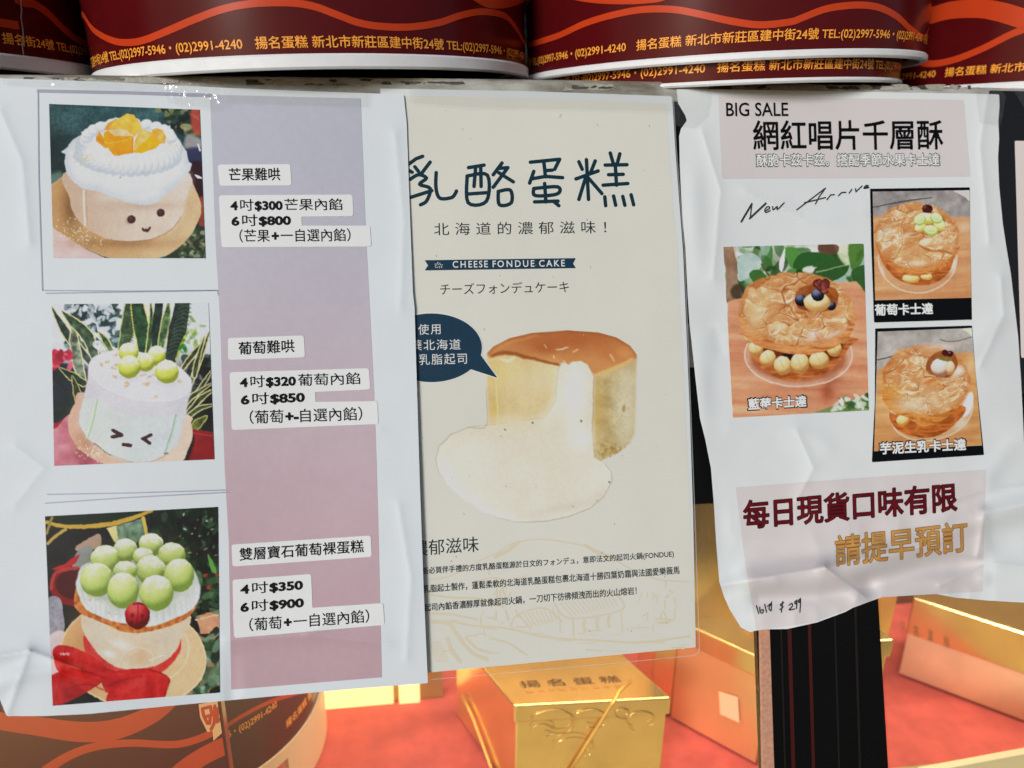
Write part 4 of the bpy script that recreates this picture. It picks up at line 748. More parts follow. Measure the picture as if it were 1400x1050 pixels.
def tub(label, c, r, z0, h, rim_h, base_px, text_px, waves, group, seam=None, lo=-1.9, hi=1.9, tilt=0.):
    def hit(px, py, c, r):                           # as above, for a tub leaning sideways by a small angle
        d = ray(px, py); cs, sn = math.cos(-tilt), math.sin(-tilt); b = np.array([*c, z0])
        rot = lambda v: np.stack([v[..., 0] * cs + v[..., 2] * sn, v[..., 1], -v[..., 0] * sn + v[..., 2] * cs], -1)
        d, q0 = rot(d), rot(CP - b) + b; a = d[..., :2]; o = q0[:2] - np.array(c)
        A = (a * a).sum(-1); B = (a * o).sum(-1); q = np.maximum(B * B - A * (o @ o - r * r), 0); t = (-B - np.sqrt(q)) / A
        p = q0 + d * t[..., None]; return np.stack([r * np.arctan2(p[..., 0] - c[0], -(p[..., 1] - c[1])), p[..., 2]], -1)
    t = thing('cake_tub', label, 'cake tub', (*c, z0), group)
    ring('wall', c, r - .0025, r, z0 + rim_h, z0 + h, M['maroon'], t)
    prof = ring('rim', c, r - .0025, r + .0016, z0, z0 + rim_h - .0001, M['rim'], t, lip=.0009)
    n = 96; V = [(c[0] + (r - .003) * math.sin(2 * math.pi * k / n), c[1] - (r - .003) * math.cos(2 * math.pi * k / n), z0 + h - q) for q in (.0005, .003) for k in range(n)]
    mesh('top', V, [tuple(range(n)), tuple(range(n, 2 * n))[::-1]] + [(k, (k + 1) % n, n + (k + 1) % n, n + k) for k in range(n)], M['maroon'], t)
    zb = float(hit(*base_px, c, r)[1]); sa = float(hit(*text_px, c, r)[0]); cut = None
    if seam:                                         # the paper overlaps here: the line starts again
        cut = float(hit(30, 60, c, r)[0]); sa = float(hit(33, 60, c, r)[0]) - .795 * SA
        P, T = typeset([('揚名', .012)]); a, b = P.min(0), P.max(0); s0 = float(hit(3, 56, c, r)[0]); ln = SA * .125
        P = np.stack([s0 + (P[:, 0] - a[0]) / (b[0] - a[0]) * ln, zb + (P[:, 1] + .12) / .98 * HT], 1); on_tub('lettering', c, r, P, T, M['amber'], t, .0003)
    for k in (-1, 0, 1, 2):
        for txt, s0, ln in ((ADDR, sa + k * PER, SA), (PHONE, sa + SA + GAP + k * PER, ST)):
            if (s0 + ln) / r < lo or s0 / r > hi: continue
            P, T = typeset([(txt, .012)]); a, b = P.min(0), P.max(0); y1 = .86; y0 = -.12
            P = np.stack([s0 + (P[:, 0] - a[0]) / (b[0] - a[0]) * ln, zb + (P[:, 1] - y0) / (y1 - y0) * HT], 1)
            T = T if cut is None else T[P[T].mean(1)[:, 0] > cut]
            if len(T): on_tub('lettering', c, r, P, T, M['amber'], t, .0003)
    for pts, w in waves:
        q = hit(np.array([p[0] for p in pts], float), np.array([p[1] for p in pts], float), c, r) * 1000
        a, b = q[0], q[-1]
        ext = lambda p, d, sg: [(p[0] + sg * 14, p[1] + d * 5), (p[0] + sg * 34, p[1] + 14), (p[0] + sg * 60, p[1] + 6), (p[0] + sg * 90, p[1] - 2)]
        line = ext(a, 1, -1)[::-1] + [tuple(v) for v in q] + ext(b, 1, 1)
        px = float(np.linalg.norm(hit(pts[len(pts) // 2][0], 10, c, r) - hit(pts[len(pts) // 2][0], 11, c, r))) * 1000
        P, T = march(lambda X, Y: np.maximum(sd_line(X, Y, line, w * 1.12 * px, True, 6), np.abs(X) - 1.9 * r * 1000), min(v[0] for v in line) - 5, min(v[1] for v in line) - 8, max(v[0] for v in line) + 5, max(v[1] for v in line) + 8, .45)
        P /= 1000; k = P[T].mean(1)[:, 1] < z0 + h - .001; k &= P[T].mean(1)[:, 1] > z0 + rim_h
        if cut is not None: k &= (P[T].mean(1)[:, 0] > cut) == (pts[0][0] > 20)
        on_tub('wave_stripe', c, r, P, T[k], M['orange'], t, .0002 if len(pts) > 5 else .00025)
    if seam:
        q = hit(np.array([p[0] for p in seam], float), np.array([p[1] for p in seam], float), c, r) * 1000
        P, T = march(lambda X, Y: sd_line(X, Y, [tuple(v) for v in q], .35), q[:, 0].min() - 2, q[:, 1].min() - 2, q[:, 0].max() + 2, q[:, 1].max() + 2, .25)
        on_tub('paper_seam', c, r, P / 1000, T, M['seam'], t, .0005)
    t.rotation_euler = (0, tilt, 0)
    return t
GRP = 'maroon cake tubs stacked on top of the case'
def zof(px, py, c, r): return float(hit(px, py, c, r)[1])
h2 = zof(470, 76, C2, R2) - (ZL + .001)
tub('maroon cake tub standing whole on the ledge, second from the left', C2, R2, ZL + .001, .11, h2, (450, 65.8), (350, 68),
    [([(142, 50), (160, 57), (180, 58), (200, 54), (230, 42), (270, 25), (300, 14), (330, 7), (360, 4), (400, 4), (430, 9), (460, 20), (490, 31), (520, 36), (560, 37), (600, 31), (630, 21), (660, 16), (690, 22), (705, 38), (716, 58)], 4.6),
     ([(655, -4), (672, 2), (690, 2), (705, -2), (716, -6)], 8)], GRP, tilt=-.047)
C3, R3 = (.1478, .1495), .1202; h3 = zof(1050, 66, C3, R3) - (ZL + .012)
tub('maroon cake tub nested over a second tub, above the lettered sale poster', C3, R3, ZL + .012, .10, h3, (1000, 59.5), (870, 68),
    [([(724, 61), (760, 50), (800, 32), (840, 20), (880, 13), (920, 13), (950, 18), (1000, 29), (1040, 34), (1080, 30), (1095, 25), (1130, 12), (1170, 7), (1200, 10), (1225, 22), (1245, 40), (1262, 52)], 4.4),
     ([(790, -7), (820, -3), (850, -2), (880, -3), (910, -8)], 7)], GRP, tilt=-.055)
C3a, R3a = (.1452, .1401), .1061; h3a = zof(1040, 105, C3a, R3a) - (ZL + .001)
tub('lower of the two nested maroon cake tubs, only its lettered bottom strip showing', C3a, R3a, ZL + .001, .06, h3a, (1050, 97), (980, 98), [([(900, 40), (1000, 50), (1100, 44)], 3)], GRP, lo=-1.5, hi=1.5, tilt=-.047)
C1, R1 = (-.3445, .135), .1235; h1 = zof(20, 73, C1, R1) - (ZL + .001)
tub('maroon cake tub with a torn paper seam, cut off by the left edge', C1, R1, ZL + .001, .11, h1, (60, 67.5), (-136, 60),
    [([(28, 2), (45, 5), (65, 18), (85, 38), (105, 54), (123, 62)], 4.6), ([(-40, 26), (-10, 30), (0, 31), (14, 33), (27, 34)], 5)], GRP, seam=[(27, -20), (27.5, 8), (28.5, 14), (27.5, 24), (30, 40), (31, 50), (29, 60), (31, 74)], tilt=.004)
C4, R4 = (.392, .158), .1225; h4 = zof(1390, 101, C4, R4) - (ZL + .001)
tub('maroon cake tub with a thick orange wave, cut off by the right edge', C4, R4, ZL + .001, .11, h4, (1340, 102), (1291, 107),
    [([(1268, 87), (1300, 83), (1340, 68), (1380, 48), (1400, 40), (1440, 24)], 4.4), ([(1266, 22), (1300, 14), (1340, 12), (1370, 17), (1400, 26), (1440, 36)], 11)], GRP, tilt=-.045)

# ---------------------------------------------------------------- gold boxes and wrapped things behind the glass
goldm = mat('gold foil card', (.9, .64, .26), .2, metal=.85, mott=.12, msc=30, bump=.35, bsc=45); gold_edge = mat('bright gold edge', (1, .72, .28), .2, metal=.7)
side_m = mat('orange gold card', (.9, .46, .2), .26, metal=.55, mott=.1, msc=20); letter = mat('brown foil lettering', (.09, .035, .01), .5)
olive = mat('olive gold card', (.46, .36, .15), .3, metal=.08, mott=.25, msc=22, bump=.3, bsc=50)
def gift_box(label, A, B, dz, depth, m_side, grp, z, px_dir, lid=.0135, over=.0022, strings=True, chars=None):
    A, B = np.array(A), np.array(B); t = thing('gift_box', label, 'gift box', (*((A + B) / 2)[:2], FLOOR + .002), grp)
    e = (B - A)[:2] / np.linalg.norm((B - A)[:2]); d = np.array(px_dir); ctr = [A[:2], B[:2], B[:2] + d * depth, A[:2] + d * depth]
    cc = np.mean(ctr, 0); inn = [v + (cc - v) / np.linalg.norm(cc - v) * over for v in ctr]
    prism('body', inn, FLOOR + .002, z - .001, goldm, t, .0011); lidm = prism('lid', ctr, z - lid, z, goldm, t, .0011)
    return t, ctr
zg = float((CP + ray(703, 965) * .46)[2]); A, B = atz(703, 965, zg), atz(918, 954, zg)
gb, gq = gift_box('gold gift box tied with gold cord under the cream poster', A, B, 0, .085, side_m, 'gold gift boxes in the case', zg, (-.40, .917))
def top_text(t, txt, a, b, h, up, z, m):
    P, T = typeset([(txt, 0)], 1.5); lo, hi = P.min(0), P.max(0); q = (P - lo) / (hi - lo)
    X = a[0] + (b[0] - a[0]) * q[:, 0] + up[0] * q[:, 1]; Y = a[1] + (b[1] - a[1]) * q[:, 0] + up[1] * q[:, 1]
    mesh('lettering', atz(X, Y, z + .0004), T, m, t)
top_text(gb, '揚名蛋糕', (714, 940), (850, 932), 0, (-6, -9), zg, letter); top_text(gb, '新北市新莊區建中街', (720, 947), (852, 939), 0, (-3, -4), zg, mat('faint foil lettering', (.5, .22, .05), .5))
cord = mat('gold cord', (.95, .6, .16), .3, metal=.6, bump=.5, bsc=2500)
yA = float(A[1]) - .0006
fr = lambda x, y: aty(x, y, (A[0], yA, 0), (float(A[1] - B[1]), float(B[0] - A[0]), 0))
tube('cord', [atz(862, 930, zg + .0008), atz(846, 945, zg + .0008), atz(839, 958.5, zg + .0008), fr(835, 966), fr(822, 985), fr(800, 1020), fr(775, 1062)], .0011, cord, gb)
fs = lambda x, y: aty(x, y, A - np.array([.0008, 0, 0]), (.917, .40, 0))
tube('cord', [fs(632, 950), fs(648, 985), fs(668, 1040), fs(680, 1075)], .0011, cord, gb)
for k, (cx, cy, r, t0, tt) in enumerate(((760, 990, 36, 200, 500), (810, 985, 30, 150, 480), (852, 975, 14, 0, 420), (745, 1000, 20, 180, 460), (880, 985, 26, 120, 420), (790, 1025, 34, 190, 420))):
    pts = [fr(cx + r * (1 - .5 * u) * math.cos(math.radians(t0 + (tt - t0) * u)), cy + r * .6 * (1 - .5 * u) * math.sin(math.radians(t0 + (tt - t0) * u))) for u in np.linspace(0, 1, 26)]
    tube('embossed_swirl', pts, .0003, goldm, gb, 6)
def wedge(label, a, b, top_px, depth, grp, lid=.016, bm_=None):          # box seen by its long face: a, b on the floor
    a, b = atz(*a, FLOOR + .002), atz(*b, FLOOR + .002); d = b - a; nrm = np.array([-d[1], d[0], 0]); nrm /= np.linalg.norm(nrm)
    ztop = float(aty(*top_px, b, nrm)[2]); t = thing('gift_box', label, 'gift box', (*((a + b) / 2)[:2], FLOOR + .002), grp)
    q = [a[:2], b[:2], b[:2] + nrm[:2] * depth, a[:2] + nrm[:2] * depth]
    cc = np.mean(q, 0); inn = [v + (cc - v) / np.linalg.norm(cc - v) * .0016 for v in q]
    prism('body', inn, FLOOR + .002, ztop - .002, bm_ or side_m, t, .0006); prism('lid', q, ztop - lid, ztop, goldm, t, .0011)
    return t, a, nrm, ztop
ob, oa, on, oz = wedge('orange gold gift box with a pale price sticker beside the black post', (914, 980), (1034, 1046), (1033, 897), .06, 'gold gift boxes in the case')
stp = lambda x, y: aty(x, y, oa - on * .0004, on)
stk = mat('pale price sticker', tuple(lin(rgb(246, 196, 158))), .5)
mesh('price_sticker', [stp(x, y) - on * q for q in (0, .0004) for x, y in ((983, 945), (1009, 953), (1011, 988), (985, 976))], [(0, 1, 2, 3), (7, 6, 5, 4), (0, 4, 5, 1), (1, 5, 6, 2), (2, 6, 7, 3), (3, 7, 4, 0)], stk, ob)
tb, *_ = gift_box('tall gold gift box standing behind the orange one by the black post', (.118, .088, 0), (.30, .076, 0), 0, .035, goldm, 'gold gift boxes in the case', 1.125, (0, 1))
z2 = float((CP + ray(1222, 875) * .47)[2]); A2, B2 = atz(1120, 880, z2), atz(1223, 875, z2)
gift_box('gold gift box half hidden behind the right side of the black post', A2, B2, 0, .05, goldm, 'gold gift boxes in the case', z2, (-.2, .98))
w2, wa, wn, wz = wedge('orange gold gift box with faint brown lettering on its lid under the sale poster', (1226, 920), (1420, 994), (1420, 872), .05, 'gold gift boxes in the case', .034, mat('pale orange card', (.88, .5, .3), .35, metal=.2, mott=.2, msc=20))
faint = mat('faded brown lettering', (.3, .12, .03), .5)
wl = lambda X, Y: aty(X, Y, wa - wn * .0004, wn)
for ch, x, y in (('揚', 1230, 862), ('名', 1248, 869), ('蛋', 1268, 876), ('糕', 1290, 884)):
    P, T = typeset([(ch, 0)]); lo, hi = P.min(0), P.max(0); q = (P - lo) / (hi - lo)
    mesh('lettering', wl(x + 8 * q[:, 0], y + 3 * q[:, 0] - 15 * q[:, 1]), T, faint, w2)
z3 = FLOOR + .052; A3, B3 = atz(1262, 1057, z3), atz(1440, 1024, z3); d3 = (B3 - A3)[:2] / np.linalg.norm((B3 - A3)[:2]); n3 = np.array([-d3[1], d3[0]])
prism('front_rail', [A3[:2], B3[:2] + d3 * .1, B3[:2] + d3 * .1 + n3 * .005, A3[:2] + n3 * .005], FLOOR, z3, mat('pale gold rail', (.85, .74, .48), .25, metal=.3), case, .0008)

# the white based tub and the wrapped carton on the left
ct, rt = (-.21, .0985), .09
tb2 = thing('cake_tub', 'maroon cake tub on a thick white base behind the glass', 'cake tub', (*ct, FLOOR + .002), 'maroon cake tubs inside the case')
zb = float(hit(425, 990, ct, rt)[1]); cream_b = mat('cream card base', tuple(lin(rgb(240, 214, 182))), .45)
ring('wall', ct, rt - .003, rt, zb, zb + .16, M['maroon'], tb2)
na = float(hit(362, 1040, ct, rt)[0]) / rt, float(hit(392, 1040, ct, rt)[0]) / rt; zn = float(hit(378, 1031, ct, rt)[1])
ring('base', ct, rt - .004, rt + .0015, zn, zb - .0002, cream_b, tb2, lip=.0006)
ring('base_foot', ct, rt - .004, rt + .0014, FLOOR + .002, zn - .0002, cream_b, tb2, a0=na[1], a1=na[0] + 2 * math.pi, lip=.0004)
for txt, s0, s1 in (('6・(02)2991-4240', (312, 1012), (382, 1000)), ('揚名蛋糕 新 TEL:', (391, 997), (438, 978))):
    P, T = typeset([(txt, .012)]); lo, hi = P.min(0), P.max(0); q = (P - lo) / (hi - lo); a, b = hit(*s0, ct, rt), hit(*s1, ct, rt)
    b[0] = min(b[0], rt * 1.45); P = np.stack([a[0] + (b[0] - a[0]) * q[:, 0], a[1] + .0005 + (q[:, 1]) * .0062], 1); on_tub('lettering', ct, rt, P, T, M['amber'], tb2, .0004)
q = hit(np.array([300, 320, 350, 380, 410, 430.]), np.array([1000, 985, 968, 955, 946, 941.]), ct, rt) * 1000
P, T = march(lambda X, Y: sd_line(X, Y, [tuple(v) for v in q], 1.5, True), q[:, 0].min() - 4, q[:, 1].min() - 4, q[:, 0].max() + 4, q[:, 1].max() + 4, .5); on_tub('wave_stripe', ct, rt, P / 1000, T, M['orange'], tb2, .0003)
YF = -.030; cf = lambda X, Y: aty(X, Y, (0, YF, 0), (0, 1, 0))
xr = float(cf(307, 1000)[0]); carton = thing('carton', 'flat maroon carton with thick orange waves behind the glass at lower left', 'carton', (xr - .12, YF + .01, FLOOR + .002))
prism('body', [(xr - .24, YF), (xr, YF), (xr, YF + .007), (xr - .24, YF + .007)], FLOOR + .002, 1.10, M['maroon'], carton, .0008)
def on_carton(name, fn, box, m, off, st=.8):
    P, T = march(fn, *box, st); V = cf(P[:, 0], P[:, 1]); V = V + np.array([0, -off, 0]); k = (V[T].mean(1)[:, 0] < xr - .0012) & (V[T].mean(1)[:, 0] > xr - .239)
    mesh(name, V, T[k][:, ::-1], m, carton)
def wv(pts, ws): return lambda X, Y: sd_line(X, Y, pts, ws, True)
on_carton('wave_stripe', wv([(-60, 975), (0, 985), (50, 992), (110, 1000), (160, 996), (210, 975), (240, 950), (270, 925)], [10, 12, 13, 14, 14, 12, 10, 9]), (-60, 900, 310, 1060), M['orange'], .0003)
on_carton('wave_stripe', wv([(50, 1062), (90, 1035), (130, 1020), (180, 1015), (240, 1017), (280, 1006), (300, 992), (320, 975)], [7, 6, 5.5, 5, 5, 5, 5, 5]), (40, 960, 310, 1070), M['orange'], .00036)
on_carton('wave_stripe', wv([(225, 1075), (250, 1052), (280, 1032), (310, 1018), (330, 1012)], [10, 12, 12, 12, 12]), (200, 990, 320, 1080), M['orange'], .00042)
em = [(272, 962), (305, 955), (305, 1000), (292, 1012), (291, 998), (284, 1000), (274, 980)]
on_carton('emblem', lambda X, Y: sd_poly(X, Y, em), (265, 950, 312, 1015), mat('pale orange emblem', tuple(lin(rgb(250, 190, 130))), .3), .00048, .6)
def emfn(X, Y):
    d = np.full(X.shape, 1e9)
    for l in ([(277, 968), (279, 978), (284, 988)], [(277, 968), (288, 965), (290, 976)], [(281, 979), (288, 977), (287, 988)], [(294, 964), (293, 988), (289, 996)], [(294, 972), (304, 964)], [(298, 968), (297, 986), (304, 980)]): d = np.minimum(d, sd_line(X, Y, l, 2.2))
    return d
on_carton('emblem_mark', emfn, (268, 955, 310, 1005), M['orange'], .00056, .5)
# ---------------------------------------------------------------- poster with three cake photographs and prices
def fold(X, Y, pts, w, a, sm=True): return a * np.exp(-(np.abs(sd_line(X, Y, pts, 0., sm)) / w) ** 2)
def crease(X, Y, pts, w, a): return a * np.exp(-np.abs(sd_line(X, Y, pts, 0., False)) / (w * .8))
def lift1(X, Y):
    b = .0034 + .0012 * ss(Y, 150, 900) + .0007 * np.sin(X / 95. + .4) * ss(Y, 130, 500) + .0004 * np.sin(X / 60. + Y / 170.)
    b = b + .0045 * ss(90 - X * .6 + (Y - 860) * 1.1, 0, 190)
    b = b + fold(X, Y, [(-30, 960), (20, 925), (80, 915)], 12, .0012) + fold(X, Y, [(310, 878), (400, 868), (520, 872)], 14, .0003) - .0008 * np.exp(-((X - 318) / 10) ** 2) * ss(Y, 860, 945)
    for pts, w, a in (([(-30, 905), (40, 890), (110, 915)], 9, .0016), ([(40, 890), (10, 975)], 9, .0010), ([(310, 876), (420, 868), (530, 880)], 12, .0007), ([(420, 868), (470, 840)], 10, .0005), ([(0, 150), (30, 220), (40, 330)], 12, .0007), ([(20, 610), (60, 640), (20, 690)], 12, .0005), ([(300, 590), (400, 600), (520, 588)], 12, .0004), ([(540, 180), (552, 300), (548, 420)], 10, .0006), ([(545, 690), (562, 790), (556, 900)], 10, .0007)):
        b = b + crease(X, Y, pts, w, a)
    return b + .0007 * (fbm(X, Y, 130, 2, 5) - .5) + .00012 * (fbm(X, Y, 34, 2, 15) - .5)
p1 = thing('poster', 'white price poster with three cake photographs beside a lavender to pink column', 'poster', at(270, 540, .003))
A1 = Sheet(p1, lift1)
out1 = [(-30, 103), (0, 107), (150, 112), (306, 120), (430, 125), (552, 129), (556, 168), (560, 280), (564.5, 400), (566.7, 420), (574, 660), (579, 800), (585, 934), (480, 942), (340, 955), (223, 966), (123, 976), (60, 979), (9, 979), (2, 962), (-30, 880)]
A1.shape('paper', out1, M['paper'], 0, 3)
# lavender to pink column (a printed colour change)
lavm = bpy.data.materials.new('lavender to pink ink'); lavm.use_nodes = True
_n = lavm.node_tree; _b = _n.nodes['Principled BSDF']; _b.inputs['Roughness'].default_value = .5; _a = _n.nodes.new('ShaderNodeAttribute'); _a.attribute_name = 'Col'; _n.links.new(_a.outputs['Color'], _b.inputs['Base Color'])
def column(c):
    Y = c.Y; k = [130, 260, 400, 560, 700, 930]; cs = np.array([(174, 175, 187), (175, 174, 186), (178, 170, 181), (182, 163, 172), (181, 155, 163), (177, 147, 154)]) / 255.
    c.C = np.stack([np.interp(Y + 30 * (c.n(120, 2, 3) - .5), k, cs[:, i]) for i in range(3)], 1); c.C *= (1 + .035 * (c.n(5, 2, 9) - .5))[:, None]
def strip_print(sheet, name, L, R_, fn, layer, m, n=300, parent=None, k=40):   # area between two edges given from top to bottom
    L, R_ = np.array(L, float), np.array(R_, float); tl = np.linspace(0, 1, n)
    li = np.stack([np.interp(tl, np.linspace(0, 1, len(L)), L[:, i]) for i in (0, 1)], 1); ri = np.stack([np.interp(tl, np.linspace(0, 1, len(R_)), R_[:, i]) for i in (0, 1)], 1)
    u = np.linspace(0, 1, k)[None, :, None]; P = (li[:, None] * (1 - u) + ri[:, None] * u).reshape(-1, 2); c = Canvas(P[:, 0], P[:, 1]); fn(c); C = np.clip(lin(np.clip(c.C, 0, 1)) * INK, 0, .85)
    i = (np.arange(n - 1)[:, None] * k + np.arange(k - 1)[None]).ravel()
    return mesh(name, sheet.pos(P[:, 0], P[:, 1], layer), np.stack([i, i + k, i + k + 1, i + 1], 1), m, parent or sheet.root, True, C)
def resample(pts, n=9):
    p = np.array(pts, float); y = np.linspace(p[0, 1], p[-1, 1], n); return np.stack([np.interp(y, p[:, 1], p[:, 0]), y], 1)
strip_print(A1, 'colour_column', resample([(287, 129.5), (288, 151), (297, 396), (300, 413), (308, 669), (312, 700), (316, 943)]), resample([(493, 134.5), (499.6, 309), (504.5, 400), (512, 549), (516, 670), (522, 926)]), column, .12, lavm)
ph = M['photo']
# photo cards: thin printed shadow lines, then the photographs
for q in ([(52, 125), (53, 240), (58, 397)], [(52, 125.5), (170, 128), (288, 132)], [(58, 397), (180, 398), (297, 397)], [(63, 401), (180, 399), (298, 397)], [(65, 676), (180, 674), (308, 670)], [(62, 688), (180, 680), (312, 673)], [(297, 397), (299, 404)]):
    A1.strokes('printed_line', [q], M['grey'], .18, .7, w=.8)
A1.strokes('printed_line', [[(52, 124), (170, 126.5), (288, 130)]], M['grey'], .16, .8, w=2.0)
A1.print_('cake_photo', [(67, 142), (273, 150), (281, 353), (73, 352.5)], paint_mango, (60, 130), 4.565, .24, ph, st=.9)
A1.print_('cake_photo', [(70, 416), (285, 414), (293, 628), (74, 637)], paint_grape_face, (60, 405), 4.375, .24, ph, st=.9)
A1.print_('cake_photo', [(61.5, 706), (298, 693), (300.5, 947), (72, 965)], paint_grape_cup, (55, 690), 3.75, .24, ph, st=.9)
def label_box(polys, r=3.5, st=1.2):
    P = np.concatenate([np.array(p, float) for p in polys])
    def fn(X, Y):
        d = np.full(X.shape, 1e9)
        for p in polys: d = np.minimum(d, sd_rbox(X, Y, p, r))
        return d
    return A1.region('text_label', fn, (P[:, 0].min() - 2, P[:, 1].min() - 2, P[:, 0].max() + 2, P[:, 1].max() + 2), st, M['white'], .3)
K = M['black']; BO, CJ = .045, .006
lb = label_box([[(298, 225), (397, 224.5), (398.5, 253.5), (300, 254)]]); A1.text([('芒果難哄', .012)], (313, 247.4), (383.3, 246.6), 17.6, K, .42, parent=lb)
lb = label_box([[(299.5, 267), (482, 266), (483, 295.6), (300.5, 297)], [(300.5, 285), (412, 285), (412.6, 313), (301.5, 314)], [(301, 308.5), (506, 308.5), (507.5, 337), (303, 338)]])
def price(runs, a, b, h, lb_): A1.text(runs, a, b, h, K, .42, parent=lb_)
price([('4', BO, .92, .16), ('吋', CJ, 1, .06), ('$300', BO, .92, .12), ('芒果內餡', CJ)], (315, 289.5), (468, 288.5), 17.6, lb)
price([('6', BO, .92, .16), ('吋', CJ, 1, .06), ('$800', BO, .92)], (316.5, 310.6), (398, 309.4), 17.2, lb)
price([('（芒果', CJ, 1, .14), ('+', BO, 1, .12), ('一自選內餡）', CJ)], (327.5, 331.5), (479.5, 330), 18, lb)
lb = label_box([[(311.5, 462), (415.5, 458.7), (416.8, 488.5), (312, 492)]]); A1.text([('葡萄難哄', .012)], (326, 485.3), (402.7, 481.6), 17.8, K, .42, parent=lb)
lb = label_box([[(314, 508.8), (504.5, 503.5), (506, 532.5), (315, 541)], [(315, 528), (430.5, 525), (431.5, 556), (316, 560)], [(315.5, 551), (516, 548.4), (517, 579.8), (316.5, 587.8)]])
price([('4', BO, .92, .16), ('吋', CJ, 1, .06), ('$320', BO, .92, .12), ('葡萄內餡', CJ)], (328, 531.5), (492.5, 526.5), 17.8, lb)
price([('6', BO, .92, .16), ('吋', CJ, 1, .06), ('$850', BO, .92)], (329.3, 555.3), (417, 551.4), 17.6, lb)
price([('（葡萄', CJ, 1, .12), ('+-', BO, 1, .1), ('自選內餡）', CJ)], (341.5, 580), (495.5, 574.8), 19, lb)
lb = label_box([[(316.6, 744.3), (507, 732.3), (508, 761.4), (317.7, 774.3)]]); A1.text([('雙層寶石葡萄裸蛋糕', .012)], (327.5, 767), (497.5, 755.4), 17.8, K, .42, parent=lb)
lb = label_box([[(318, 792.3), (425.5, 784.9), (427.5, 840), (319, 850)], [(318.5, 838), (524, 824.6), (525.5, 854.6), (320, 872)]])
price([('4', BO, .92, .16), ('吋', CJ, 1, .06), ('$350', BO, .92)], (328.6, 814.4), (414.4, 807.9), 17.2, lb)
price([('6', BO, .92, .16), ('吋', CJ, 1, .06), ('$900', BO, .92)], (328.8, 839), (415.7, 832), 17.2, lb)
price([('（葡萄', CJ, 1, .14), ('+', BO, 1, .12), ('一自選內餡）', CJ)], (341, 863.5), (505, 851.3), 18.5, lb)

# ---------------------------------------------------------------- laminated cream poster
def lift2(X, Y): return .0018 + .0006 * np.sin(X / 120.) * ss(Y, 200, 700) + .0002 * (fbm(X, Y, 110, 2, 7) - .5) + .0005 * ss(Y, 500, 900)
p2 = thing('poster', 'cream laminated cheesecake poster with a dark speech bubble, between the two white posters', 'poster', at(745, 510, .0018))
A2_ = Sheet(p2, lift2)
lamo = [(520, 118), (718, 122), (921, 129.5), (925, 200), (936.5, 345), (945, 560), (950.5, 700), (957, 885), (955.5, 893), (948, 897), (800, 911), (586, 930), (520, 935)]
A2_.shape('backing', [(520, 121), (718, 124.5), (919, 131.5), (923, 200), (934, 345), (943, 560), (947.5, 700), (951.2, 885), (760, 903), (586, 919.5), (520, 925)], M['paper'], 0, 3)
A2_.shape('paper', [(520, 130), (718, 134), (912, 141), (917, 240), (927, 345), (934, 500), (944, 700), (950.4, 884.6), (760, 902.3), (586, 918.8), (520, 924)], M['cream'], .1, 3)
# big brushed title
T_ = lambda l, w=8.6: [(a, w) for a in l]
title = T_([[(132, 118), (100, 130), (62, 158)], [(60, 182), (82, 194)], [(95, 168), (112, 190)], [(168, 146), (142, 180), (124, 204)], [(72, 228), (112, 206), (150, 222), (118, 252), (168, 272), (152, 330), (122, 350)], [(76, 314), (176, 282)],
    [(197, 196), (196, 268), (214, 318), (268, 316), (286, 300), (294, 284)],
    [(352, 172), (426, 160)], [(345, 212), (350, 340), (438, 332), (442, 208), (345, 212)], [(386, 170), (378, 262)], [(410, 168), (412, 262)], [(352, 298), (438, 292)],
    [(512, 150), (470, 206)], [(492, 176), (540, 172), (470, 266)], [(496, 196), (566, 240)], [(494, 286), (500, 350), (556, 340), (552, 280), (494, 286)],
    [(648, 146), (788, 132), (764, 180)], [(712, 142), (720, 216)], [(724, 186), (752, 184)], [(664, 190), (644, 246)], [(652, 226), (720, 214), (802, 220)], [(664, 272), (672, 306), (776, 298), (778, 264), (664, 272)], [(716, 248), (722, 336)], [(668, 336), (780, 332)], [(764, 338), (784, 354)],
    [(880, 144), (896, 180)], [(958, 140), (936, 196)], [(866, 226), (972, 188)], [(916, 134), (926, 324)], [(914, 214), (880, 324)], [(926, 222), (990, 296)],
    [(1030, 102), (1044, 150)], [(1076, 106), (1064, 150)], [(1006, 160), (1110, 158)], [(1022, 206), (1092, 204)], [(996, 256), (1114, 248)], [(1054, 156), (1060, 256)], [(1004, 312), (1008, 354)], [(1046, 308), (1056, 352)], [(1090, 310), (1100, 352)], [(1130, 302), (1142, 350)]])
A2_.strokes('title_lettering', title, M['teal'], .2, .55, org=(540, 180), sc=3.5)
DK = M['dark']
A2_.text([('北海道的濃郁滋味！', .0)], (593.7, 322), (829, 319), 17.3, DK, .2, spc=1.62)
bn = A2_.shape('banner', [(540 + x / 3.5, 180 + y / 3.5) for x, y in ((142, 615), (866, 605), (852, 631), (866, 653), (142, 664), (158, 640))], M['navy'], .2, 1)
A2_.text([('CHEESE FONDUE CAKE', .012)], (619, 366.2), (772.4, 364.3), 9.3, M['white'], .28, parent=bn, spc=1.25)
dots = [((599 + 6 * math.cos(k * 2.4) * math.sqrt(k / 16.), 362.8 + 4 * math.sin(k * 2.4) * math.sqrt(k / 16.)), .45) for k in range(2, 17)]
A2_.strokes('banner_mark', [([p, (p[0] + .8, p[1])], w) for p, w in dots], M['white'], .28, .35, parent=bn)
A2_.text([('チーズフォンデュケーキ', .0)], (602, 403.2), (778, 399.6), 15.6, DK, .2)
